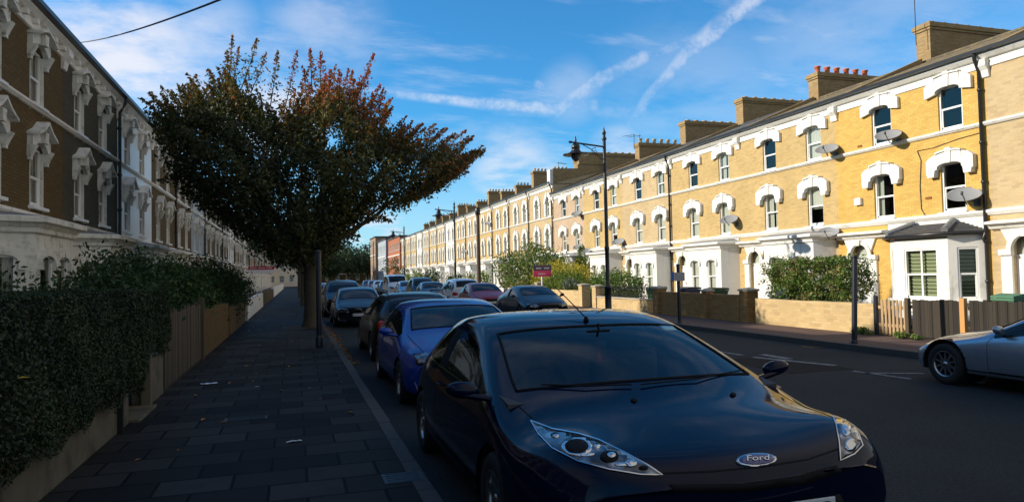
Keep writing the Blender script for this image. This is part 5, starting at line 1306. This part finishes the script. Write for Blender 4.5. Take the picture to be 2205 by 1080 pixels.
# ================================================================== plants
def leaf_mesh(name, cen, size, tint, mat, parent=None, flat=0.0, nrm=None):
    """many small folded leaves, one mesh. cen (n,3) size (n,) tint (n,)"""
    n = len(cen); rng = RNG
    d = rng.normal(size=(n, 3))
    if nrm is not None: d = d * .8 + nrm * 1.0
    d[:, 2] += flat
    d /= np.linalg.norm(d, axis=1)[:, None] + 1e-9
    a = rng.normal(size=(n, 3)); a -= (a * d).sum(1)[:, None] * d; a /= np.linalg.norm(a, axis=1)[:, None] + 1e-9
    b = np.cross(d, a); s = size[:, None]
    v = np.empty((n, 4, 3)); v[:, 0] = cen - a * s * .9; v[:, 1] = cen + b * s * .45 + d * s * .12; v[:, 2] = cen + a * s * .9; v[:, 3] = cen - b * s * .45 + d * s * .12
    me = bpy.data.meshes.new(name); me.vertices.add(4 * n); me.vertices.foreach_set('co', v.reshape(-1))
    me.loops.add(4 * n); me.loops.foreach_set('vertex_index', np.arange(4 * n, dtype=np.int32))
    me.polygons.add(n); me.polygons.foreach_set('loop_start', np.arange(0, 4 * n, 4, dtype=np.int32)); me.polygons.foreach_set('loop_total', np.full(n, 4, dtype=np.int32))
    at = me.attributes.new('tint', 'FLOAT', 'POINT'); at.data.foreach_set('value', np.repeat(np.clip(tint, 0, 1), 4).astype(np.float32))
    me.update(calc_edges=True); me.validate(); me.materials.append(M[mat])
    o = bpy.data.objects.new(name, me); return link(o, parent)
def bush(name, lab, cat, c, r, n, size, mat, group=None, boxy=0.0, clump=.16, zmin=.02, stems=4, tmean=.45, tsd=.25, holes=.0, nclump=None, squash=True):
    """shrub: stems in the middle, foliage made of leaf clumps spread over and inside an uneven crown"""
    t = thing(name, lab, cat, (c[0], c[1], 0), 0, group); rng = RNG
    nc = nclump or max(20, n // 60)
    u = rng.normal(size=(nc, 3)); u /= np.linalg.norm(u, axis=1)[:, None]
    if boxy: m = np.abs(u).max(1)[:, None]; u = u * ((1 - boxy) + boxy / m)
    f = rng.uniform(.0, 1, nc) ** (1 / 3.0); f = .35 + .65 * f + rng.normal(0, .05, nc)
    cc = u * f[:, None] * np.array(r); cc[:, 2] += c[2]
    ct = rng.normal(tmean, tsd * .7, nc); k = rng.integers(0, nc, n)
    P = cc[k] + rng.normal(size=(n, 3)) * clump * (np.array(r) / max(r)) ** .3
    P[:, 2] = np.maximum(P[:, 2], zmin + rng.uniform(0, .05, n))
    leaf_mesh('foliage', P, size * rng.uniform(.6, 1.3, n), ct[k] + rng.normal(0, tsd * .6, n), mat, t, flat=.3)
    mb = MB()
    for i in range(stems):
        a = i * 2.4; e = (r[0] * .5 * math.cos(a), r[1] * .5 * math.sin(a), c[2] + r[2] * .3)
        mb.tube([(.08 * math.cos(a), .08 * math.sin(a), 0), (e[0] * .4, e[1] * .4, e[2] * .5), e], [.03, .022, .01], 5)
    mb.build('stems', M['twig'], t); return t
def limb(mb, a, b, r0, r1, bow, rr, n=6):
    a, b = Vector(a), Vector(b); L = (b - a).length; pts = []; rs = []
    for i in range(n + 1):
        u = i / n; p = a.lerp(b, u); p.z -= bow * L * math.sin(math.pi * u) * .5
        p += Vector((rr.uniform(-1, 1), rr.uniform(-1, 1), rr.uniform(-1, 1))) * L * .018 * (0 < i < n)
        pts.append(p); rs.append(r0 + (r1 - r0) * u)
    mb.tube(pts, rs, 6); return pts
# ---- the big street tree
def big_tree():
    rr = random.Random(5); rng = np.random.default_rng(5); tw = None
    bx, by = .54, 25.9
    t = thing('street_tree', 'broad spreading street tree with upswept branches, dark green turning orange-red at its top', 'tree', (bx, by, 0))
    O = Vector((bx, by, 0)); mb = MB()
    mb.tube([(0, 0, -.05), (0, 0, .15), (.02, 0, .7), (-.02, .02, 1.5), (0, 0, 2.2), (.0, 0, 2.7)], [.36, .29, .25, .235, .25, .27], 14)
    poly = [(358, 310), (355, 262), (400, 240), (440, 220), (480, 205), (520, 215), (570, 245), (612, 290), (640, 262), (680, 215), (730, 210), (785, 245), (825, 290), (880, 318), (930, 325), (980, 340), (985, 362), (950, 392), (910, 415), (865, 432), (800, 450), (757, 480), (742, 520), (712, 552), (640, 568), (600, 556), (560, 530), (500, 487), (450, 452), (410, 425), (375, 370)]
    P2 = [Vector(p) for p in poly]; cx, cy = 660, 350
    def inside(x, y):
        c = False; j = len(P2) - 1
        for i in range(len(P2)):
            if (P2[i].y > y) != (P2[j].y > y) and x < (P2[j].x - P2[i].x) * (y - P2[i].y) / (P2[j].y - P2[i].y) + P2[i].x: c = not c
            j = i
        return c
    def frac(x, y):      # how near the rim
        d = 1e9; q = Vector((x, y))
        for i in range(len(P2)):
            a, b = P2[i], P2[(i + 1) % len(P2)]; ab = b - a; u = max(0, min(1, (q - a).dot(ab) / ab.dot(ab))); d = min(d, (q - a - ab * u).length)
        return min(1, d / 150)
    clumps = []
    while len(clumps) < 980:
        x, y = rr.uniform(330, 1000), rr.uniform(130, 565)
        if not inside(x, y): continue
        f = frac(x, y); dep = 4.6 * math.sqrt(1 - (1 - f) ** 2) + .3
        yy = rr.uniform(-1, 1); yy = math.copysign(abs(yy) ** .7, yy) * dep
        clumps.append((at_y(x, y, by + yy * 1.0), x, y))
    fork = [Vector((0, 0, 2.6)) + O]
    # main limbs
    mains = []
    for (x, y, dy, r0) in [(420, 330, -1, .13), (500, 250, 1.5, .13), (560, 200, -1.5, .12), (640, 250, 2.5, .12), (700, 190, -.5, .14), (790, 230, 1.6, .13), (860, 320, -1.6, .12), (930, 340, .6, .12), (480, 420, 2.2, .10), (760, 400, -3, .11), (600, 360, -3.4, .11), (700, 330, 3.6, .11), (840, 420, 2.6, .1), (450, 380, -2.8, .1)]:
        e = at_y(x, y, by + dy) - O; s = Vector((rr.uniform(-.1, .1), rr.uniform(-.1, .1), rr.uniform(2.0, 2.7)))
        mains.append(limb(mb, s, e, r0, .03, .14, rr, 8))
    allp = [p for m in mains for p in m[2:]]
    tw = mb; L = []; S = []; T = []
    def tintf(p, x, y):  # autumn colour plus sunlight painted into the topmost, street-side shoots
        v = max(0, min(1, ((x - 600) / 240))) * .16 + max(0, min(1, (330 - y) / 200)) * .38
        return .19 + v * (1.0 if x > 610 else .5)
    for (p, x, y) in clumps:
        q = p - O; a = min(allp, key=lambda m: (m - q).length_squared)
        if (a - q).length > .25 and rr.random() < .5: tw.tube([a, a.lerp(q, .5) + Vector((0, 0, -.06)), q], [.016, .010, .005], 4, cap=False)
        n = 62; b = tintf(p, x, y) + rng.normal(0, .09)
        up = Vector((q.x * .25, q.y * .1, 1.0)).normalized()
        u = rng.uniform(-.45, .55, n)
        c = np.array(q)[None, :] + u[:, None] * np.array(up)[None, :] * .8 + rng.normal(size=(n, 3)) * .125
        L.append(c); S.append(.08 * rng.uniform(.7, 1.3, n)); T.append(b + rng.normal(0, .12, n))
    # long shoots sticking out of the crown
    tips = [(501, 76, 490, 200), (515, 100, 500, 190), (555, 83, 520, 190), (573, 112, 540, 200), (599, 108, 582, 230), (640, 110, 612, 240), (668, 104, 672, 200), (690, 112, 690, 190), (712, 150, 700, 210), (731, 150, 720, 230), (805, 117, 760, 230), (795, 150, 770, 220), (819, 182, 780, 260), (842, 213, 800, 290), (836, 240, 800, 300), (911, 266, 850, 330), (939, 265, 880, 330),
            (1004, 280, 930, 340), (1008, 330, 930, 365), (1010, 370, 940, 395), (965, 275, 900, 330), (990, 345, 930, 370), (302, 212, 370, 250), (346, 186, 380, 250), (383, 186, 410, 240), (420, 160, 440, 220), (412, 172, 430, 230), (450, 150, 470, 210), (470, 170, 480, 220), (655, 150, 662, 220), (632, 190, 640, 260), (760, 150, 745, 220), (770, 190, 750, 240), (872, 265, 850, 320),
            (844, 478, 770, 462), (830, 470, 780, 455), (335, 300, 380, 310), (340, 390, 390, 380), (775, 508, 730, 500), (490, 110, 488, 190), (700, 170, 700, 220)]
    for k in range(150):
        i = rr.randrange(0, 19); a, b = P2[i], P2[i + 1]; q = a.lerp(b, rr.random()); d_ = (q - Vector((650, 520))).normalized(); d_ = (d_ + Vector((0, -.12))).normalized()
        ln = rr.uniform(20, 75); A2 = q - d_ * 45; B2 = q + d_ * ln; tips.append((B2.x, B2.y, A2.x, A2.y))
    for (x1, y1, x0, y0) in tips:
        dy = rr.uniform(-2.2, 2.2); A = at_y(x0, y0, by + dy) - O; B = at_y(x1, y1, by + dy * 1.2) - O
        tw.tube([A, A.lerp(B, .55) + Vector((0, 0, -.08)), B], [.02, .012, .004], 4, cap=False)
        n = int(70 + 55 * (B - A).length); u = rng.uniform(-.1, 1.0, n) ** .9 if False else rng.uniform(0, 1.0, n)
        c = np.array(A)[None] + u[:, None] * np.array(B - A)[None] + rng.normal(size=(n, 3)) * (.16 * (1.1 - u))[:, None]
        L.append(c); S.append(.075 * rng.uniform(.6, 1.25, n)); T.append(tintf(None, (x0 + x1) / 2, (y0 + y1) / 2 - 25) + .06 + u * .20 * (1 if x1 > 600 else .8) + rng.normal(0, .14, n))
    mb.build('trunk', M['bark'], t)
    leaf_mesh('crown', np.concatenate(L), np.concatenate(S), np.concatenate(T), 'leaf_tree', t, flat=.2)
big_tree()
def tree(lab, x, y, h, crown, n, size, mat, seed=1, tmean=.4, group=None, tr=.16, low=.35):
    """tapered trunk, limbs and a clumped crown; crown = (rx, ry, rz) about height h - rz"""
    rr = random.Random(seed); rng = np.random.default_rng(seed); t = thing('tree', lab, 'tree', (x, y, 0), 0, group); mb = MB(); cz = h - crown[2]
    mb.tube([(0, 0, -.05), (.02, 0, cz * .35), (0, .02, cz * .7), (0, 0, cz)], [tr * 1.2, tr, tr * .9, tr * .6], 10)
    for k in range(9):
        a = k * 2.4; s = .5 + .4 * rr.random(); limb(mb, (0, 0, cz * .6), (crown[0] * s * math.cos(a), crown[1] * s * math.sin(a), cz + crown[2] * rr.uniform(-.1, .6)), tr * .45, .02, .1, rr)
    mb.build('trunk', M['bark'], t); nc = max(40, n // 45)
    u = rng.normal(size=(nc, 3)); u /= np.linalg.norm(u, axis=1)[:, None]; u[:, 2] = np.where(u[:, 2] < 0, u[:, 2] * (1 - low) , u[:, 2]); f = .3 + .7 * rng.uniform(0, 1, nc) ** .5 + rng.normal(0, .06, nc)
    cc = u * f[:, None] * np.array(crown) + np.array([0, 0, cz]); k = rng.integers(0, nc, n)
    P = cc[k] + rng.normal(size=(n, 3)) * (crown[0] * .10); ct = rng.normal(tmean, .16, nc)
    leaf_mesh('crown', P, size * rng.uniform(.6, 1.3, n), ct[k] + rng.normal(0, .12, n), mat, t, flat=.3); return t
tree('slimmer street tree behind the big spreading one', 1.0 - .5, 47, 6.6, (3.4, 3.2, 2.3), 6000, .14, 'leaf_far', 3, .4)
tree('small street tree further along the shaded kerb', .46, 66, 7.2, (2.6, 2.6, 2.4), 3500, .17, 'leaf_far', 4, .4)
tree('distant street tree along the shaded kerb near the street end', .46, 92, 8, (3, 3, 3), 3000, .22, 'leaf_far', 6, .4)
far = [(8, 178, 8.6, (5.5, 5, 3.6)), (13.5, 190, 10, (6, 5, 4.2)), (3, 200, 9, (6, 5, 4)), (20, 205, 11, (7, 6, 5)), (-6, 210, 12, (8, 6, 5.5))]
fl = ['round pale green tree at the end of the street', 'tall full tree beside the last brown block', 'broad tree closing the end of the carriageway', 'dark tall tree far beyond the brown block', 'large dim tree beyond the cream corner building']
for i, (x, y, h, c) in enumerate(far): tree(fl[i], x, y, h, c, 5000, .42, 'leaf_far', 20 + i, .5 if i < 2 else .35, 'trees at the far end of the street', .25)
# ---- big clipped hedge on the near side
def hedge(lab, x0, x1, y0, y1, z0, z1, n, size, mat='leaf_hedge', seed=3):
    rng = np.random.default_rng(seed); t = thing('hedge', lab, 'hedge', ((x0 + x1) / 2, (y0 + y1) / 2, 0)); ox, oy = (x0 + x1) / 2, (y0 + y1) / 2
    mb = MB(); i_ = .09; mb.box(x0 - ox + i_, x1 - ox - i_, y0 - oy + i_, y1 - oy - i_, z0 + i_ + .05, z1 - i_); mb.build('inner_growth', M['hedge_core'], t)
    A = [((y1 - y0) * (z1 - z0), 'r'), ((x1 - x0) * (y1 - y0), 't'), ((x1 - x0) * (z1 - z0), 'f'), ((x1 - x0) * (z1 - z0), 'n')]; tot = sum(a for a, _ in A); P = []; Nn = []
    def bump(a, b): return .028 * np.sin(a * 2.1 + 1.3 * np.sin(b * 1.7)) + .018 * np.sin(a * 5.3 + b * 4.1) + .010 * np.sin(a * 13 + b * 9)
    for a, k in A:
        m = int(n * a / tot); u = rng.uniform(0, 1, m); v = rng.uniform(0, 1, m); dp = -np.abs(rng.normal(0, .022, m))
        if k == 'r': yy = y0 + (y1 - y0) * u; zz = z0 + (z1 - z0) * v; low = np.clip((z0 + .28 - zz) / .28, 0, 1); zz = zz - low * .10 * np.sin(yy * 6.1) * rng.uniform(0, 1, m); xx = x1 + bump(yy, zz) + dp - .10 * low; nn = (1, 0, .3)
        elif k == 't': yy = y0 + (y1 - y0) * u; xx = x0 + (x1 - x0) * v; zz = z1 + bump(xx + 3, yy) * .3 + dp * .6 + np.where(rng.uniform(0, 1, m) > .99, rng.uniform(0, .04, m), 0); nn = (0, 0, 1)
        else:
            xx = x0 + (x1 - x0) * u; zz = z0 + (z1 - z0) * v; e = y1 if k == 'f' else y0; s = 1 if k == 'f' else -1; yy = e + s * (bump(xx, zz) + dp); nn = (0, s, .2)
        P.append(np.stack([xx - ox, yy - oy, zz], 1)); Nn.append(np.tile(nn, (m, 1)))
    P = np.concatenate(P); Nn = np.concatenate(Nn); m = len(P)
    tint = .42 + .22 * np.sin(P[:, 1] * 3 + P[:, 2] * 7) * np.sin(P[:, 1] * 1.1) + rng.normal(0, .22, m)
    leaf_mesh('foliage', P, size * rng.uniform(.6, 1.35, m), tint, mat, t, nrm=Nn); return t
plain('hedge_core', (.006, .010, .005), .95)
hedge('big dark clipped hedge spilling over the low rendered wall beside us', -3.3, -1.74, .8, 9.45, .40, 1.625, 150000, .018)
hedge('smaller dark hedge continuing past the gateway in front of the picket fence', -3.2, -1.80, 9.65, 11.6, .66, 1.58, 28000, .020, seed=9)
tag(scatter_leaves('yellow_leaf', [tuple(at_x(48, 815, -1.72))], 'leaf_yellow', size=.06)); o = bpy.data.objects['yellow_leaf']; del o['kind']; tag(o, 'single yellow leaf caught on the big hedge', 'leaf')
# shrubs in the shaded front gardens
GS = 'shrubs in the shaded front gardens'
bush('shrub', 'feathery dark shrub rising just above the big hedge by the white bay', 'shrub', (-4.0, 11.3, 1.25), (1.0, 1.0, .70), 1100, .05, 'leaf_shrub', GS, clump=.13, nclump=60)
for i, (x, y, z, rx, ry, rz, n, lab) in enumerate([(-3.05, 13.6, 1.1, .6, 1.2, .95, 4200, 'loose dark shrub directly behind the picket fence'), (-3.5, 15.6, 1.25, 1.1, 1.5, 1.05, 5200, 'second loose shrub behind the far half of the picket fence'),
        (-3.3, 18.6, 1.25, 1.1, 1.7, 1.1, 5200, 'dense shrub behind the near end of the dark brick wall'), (-3.2, 21.8, 1.3, 1.0, 1.7, 1.1, 5000, 'dense shrub behind the far end of the dark brick wall'), (-2.9, 25.8, 1.35, 1.1, 2.1, 1.15, 5000, 'rounded dark shrub over the lower brick wall'),
        (-2.75, 29.6, 1.3, 1.0, 1.9, 1.1, 3600, 'rounded green shrub hanging towards the pale pier'), (-3.2, 34.5, 1.2, .9, 2.0, 1.0, 2400, 'low shrub behind the white painted wall'), (-3.2, 42, 1.2, .9, 2.2, 1.0, 2000, 'far shrub behind the white painted wall')]):
    bush('shrub', lab, 'shrub', (x, y, z - .12), (rx, ry, rz), int(n * 1.6), .058, 'leaf_shrub', GS, clump=.2, tmean=.35 + .04 * (i % 3))
# sunny gardens
GT = 'shrubs in the sunny front gardens'
bush('clipped_bush', 'clipped square bush with reddish tips above the clean yellow brick wall', 'bush', (14.95, 17.35, 1.36), (.62, 1.72, .60), 17000, .05, 'leaf_mixed', GT, boxy=.9, clump=.085, tmean=.42, tsd=.34, nclump=800)
bush('shrub', 'large mixed green and variegated shrub before the taller far row', 'shrub', (16.6, 49.0, 1.75), (2.2, 4.6, 1.9), 11000, .12, 'leaf_mixed', GT, clump=.38, tmean=.4, tsd=.4, nclump=260)
bush('shrub', 'bright golden yellow shrub behind the navy and pink board', 'shrub', (16.0, 41.0, 1.25), (1.3, 3.6, 1.0), 8000, .09, 'leaf_gold', GT, clump=.26, tmean=.6, tsd=.3, nclump=200)
bush('shrub', 'yellow-green shrub spilling over the wall in front of the golden one', 'shrub', (14.9, 37.8, .95), (.9, 2.6, .8), 6000, .075, 'leaf_bright', GT, clump=.2, tmean=.5, tsd=.3)
bush('shrub', 'fresh green feathery shrub behind the iron railings', 'shrub', (15.9, 33.0, .95), (1.0, 2.5, .75), 6500, .075, 'leaf_bright', GT, clump=.22, tmean=.25, tsd=.25)
bush('shrub', 'round silvery grey bush on top of the garden wall', 'bush', (14.35, 35.4, 1.15), (.35, .75, .24), 1800, .05, 'leaf_grey', GT, clump=.06, boxy=.2)
bush('weeds', 'small tuft of weeds at the foot of the clean brick wall', 'weeds', (13.78, 14.35, .06), (.12, .42, .10), 420, .04, 'leaf_bright', None, clump=.04, stems=0 + 2)
bush('weeds', 'tuft of green weeds in front of the picket gate post', 'weeds', (13.7, 12.9, .05), (.14, .45, .08), 380, .04, 'leaf_bright', None, clump=.04, stems=2)
bush('climber', 'green climber growing up the front of the pinkish grey house', 'climber', (19.5, 46.0, 2.0), (.25, .9, 1.9), 2200, .08, 'leaf_bright', GT, clump=.15, tmean=.3)
for i, (x, y, z, r, mt) in enumerate([(15.5, 60, 1.0, (1, 2, .9), 'leaf_mixed'), (15.5, 69, .9, (1, 1.6, .8), 'leaf_shrub'), (15, 80, 1.2, (1, 2.5, 1.1), 'leaf_shrub'), (15.2, 94, 1.2, (1.2, 3, 1.1), 'leaf_bright'), (15.2, 108, 1.8, (1.4, 4, 1.8), 'leaf_shrub'), (15.6, 118, 2.6, (1.6, 3, 2.6), 'leaf_shrub')]):
    bush('shrub', ordn[i] + ' shrub in the gardens of the taller far row', 'shrub', (x, y, z), r, 1500, .13, mt, GT, clump=.3)
# ================================================================== sky, sun, camera
def world():
    w = bpy.data.worlds.new('World'); bpy.context.scene.world = w; w.use_nodes = True; nt = w.node_tree; n = N(nt); bg = nt.nodes['Background']
    sky = n.new('ShaderNodeTexSky', sky_type='NISHITA'); sky.sun_disc = False; sky.sun_elevation = SUN_EL; sky.sun_rotation = SUN_ROT; sky.altitude = 20; sky.air_density = 1.0; sky.dust_density = .35; sky.ozone_density = 2.2
    d = n.vmath('NORMALIZE', n.new('ShaderNodeTexCoord').outputs['Generated'])
    sp = n.new('ShaderNodeSeparateXYZ'); n.l(d, sp.inputs[0])
    base = n.mix(1.0, sky.outputs[0], SKY_TINT, 'MULTIPLY')
    # flat cloud-layer coordinates
    inv = n.math('DIVIDE', 1.0, n.math('MAXIMUM', n.math('ADD', sp.outputs[2], .12), .03))
    cb = n.new('ShaderNodeCombineXYZ'); n.l(n.math('MULTIPLY', sp.outputs[0], inv), cb.inputs[0]); n.l(n.math('MULTIPLY', sp.outputs[1], inv), cb.inputs[1])
    st = n.new('ShaderNodeMapping'); n.l(cb.outputs[0], st.inputs[0]); st.inputs['Scale'].default_value = (1.0, 2.6, 1); st.inputs['Rotation'].default_value = (0, 0, R(-50))
    wisps = n.noise(st.outputs[0], 1.3, 8, .62); soft = n.noise(cb.outputs[0], 2.3, 7, .6); fine = n.noise(d, 42, 6, .65)
    m = n.math('MULTIPLY', n.math('MULTIPLY', n.smooth(wisps, .46, .74), .42), n.smooth(n.vmath('DOT_PRODUCT', d, tuple(ray(1100, 200)), 1), .3, .75))
    def blob_(px, py, rx, amt, lo=.30, hi=.62, src=None):
        nonlocal m
        c = ray(px, py); q = n.vmath('DISTANCE', d, tuple(c), 1); g = n.smooth(q, rx / 1500.0, rx * .25 / 1500.0)
        k = n.math('MULTIPLY', n.math('MULTIPLY', g, n.smooth(src or soft, lo, hi)), amt); m = n.math('MAXIMUM', m, k)
    for a in ((230, 150, 260, 1.0), (330, 210, 200, .95), (120, 120, 150, .7), (560, 230, 190, .85), (430, 120, 170, .6), (700, 60, 150, .4), (1100, 370, 130, .75), (1160, 390, 90, .8), (1330, 330, 80, .7), (800, 500, 130, .8), (1000, 330, 90, .4), (1230, 200, 90, .3), (1880, 120, 320, .25), (1500, 240, 260, .22)): blob_(*a)
    def trail(a, b, w0, w1, amt, rag=.004):
        nonlocal m
        A, B = ray(*a), ray(*b); nn = A.cross(B).normalized(); T = (B - A).normalized()
        wob = n.math('MULTIPLY', n.math('SUBTRACT', fine, .5), rag * 1.6)
        dist = n.math('ABSOLUTE', n.math('ADD', n.vmath('DOT_PRODUCT', d, tuple(nn), 1), wob))
        u = n.math('DIVIDE', n.math('SUBTRACT', n.vmath('DOT_PRODUCT', d, tuple(T), 1), A.dot(T)), (B - A).dot(T))
        wd = n.math('MULTIPLY_ADD', u, (w1 - w0) / 1500.0, w0 / 1500.0)
        f = n.math('SUBTRACT', 1.0, n.math('DIVIDE', dist, n.math('MAXIMUM', wd, .0005)), clamp=True)
        ends = n.math('MULTIPLY', n.smooth(u, -.04, .05), n.smooth(u, 1.04, .95)); fr = n.smooth(n.vmath('DOT_PRODUCT', d, tuple(((A + B) / 2).normalized()), 1), .2, .4)
        k = n.math('MULTIPLY', n.math('MULTIPLY', n.math('MULTIPLY', n.smooth(f, 0, .8), ends), fr), n.math('MULTIPLY_ADD', n.smooth(fine, .34, .66), amt * .5, amt * .2)); m = n.math('MAXIMUM', m, k)
    trail((1640, -20), (1485, 110), 26, 28, .8, .005); trail((1500, 90), (1395, 210), 27, 18, .65, .005); trail((1400, 200), (1338, 300), 18, 14, .5, .005)
    trail((850, 202), (1040, 224), 12, 16, .8, .002); trail((1020, 222), (1215, 236), 16, 22, .8, .003); trail((1190, 245), (1300, 165), 26, 24, .65); trail((1280, 180), (1400, 118), 22, 20, .65); trail((1390, 122), (1520, 78), 20, 16, .45)
    trail((1150, 180), (1290, 232), 16, 20, .45); trail((1250, 232), (1480, 262), 22, 30, .28); trail((1060, 240), (1250, 246), 12, 16, .3)
    fill_bank = n.math('MULTIPLY', n.smooth(n.vmath('DOT_PRODUCT', d, tuple(Vector((.80, -.42, .50)).normalized()), 1), .45, .9), n.smooth(soft, .15, .5))  # warm white fill clouds, added out of view to light the shaded fronts
    fill_bank2 = n.math('MULTIPLY', n.math('MULTIPLY', n.smooth(n.vmath('DOT_PRODUCT', d, tuple(Vector((-.85, -.40, .42)).normalized()), 1), .5, .92), n.smooth(soft, .2, .55)), .7); fill_bank = n.math('MAXIMUM', fill_bank, fill_bank2)  # second cloud added out of view, whitening the shade on the opposite side
    hz = n.math('MULTIPLY', n.smooth(sp.outputs[2], .22, .0), .5)
    m = n.math('MAXIMUM', m, hz)
    cloud = n.mix(n.smooth(sp.outputs[2], .0, .4), CLOUD_LO, CLOUD_HI)
    n.l(n.mix(fill_bank, n.mix(m, base, cloud), FILL_CLOUD), bg.inputs[0]); bg.inputs[1].default_value = SKY_STR
SD = Vector((-1.0, .28, .45)).normalized()          # towards the sun
SUN_EL = math.asin(SD.z); SUN_ROT = math.atan2(SD.x, SD.y)
SKY_TINT = (.31, .94, 1.30); CLOUD_LO = (4.6, 5.4, 6.3); CLOUD_HI = (5.6, 5.7, 6.4); FILL_CLOUD = (3.9, 3.65, 3.35); SKY_STR = .12
world()
sl_ = bpy.data.lights.new('sun', 'SUN'); sl_.energy = 4.4; sl_.angle = R(.53); sl_.color = (1.0, .90, .74)
so = bpy.data.objects.new('sun', sl_); C.objects.link(so); so.rotation_euler = SD.to_track_quat('Z', 'Y').to_euler(); so.location = (-20, 20, 30)
cd = bpy.data.cameras.new('camera'); cd.lens = FOC / 2205 * 36; cd.sensor_width = 36; cd.clip_end = 2000; cd.clip_start = .05
co = bpy.data.objects.new('camera', cd); C.objects.link(co)
mm = Matrix(((_r[0], _r[1], _r[2]), (_d[0], _d[1], _d[2]), (_u[0], _u[1], _u[2])))
co.matrix_world = Matrix.Translation(EYE) @ mm.to_4x4(); bpy.context.scene.camera = co
sc = bpy.context.scene
sc.view_settings.view_transform = 'Standard'; sc.view_settings.look = 'None'; sc.view_settings.exposure = .35; sc.view_settings.gamma = 1
sc.cycles.max_bounces = 6; sc.cycles.transparent_max_bounces = 12
sc.cycles.use_denoising = True
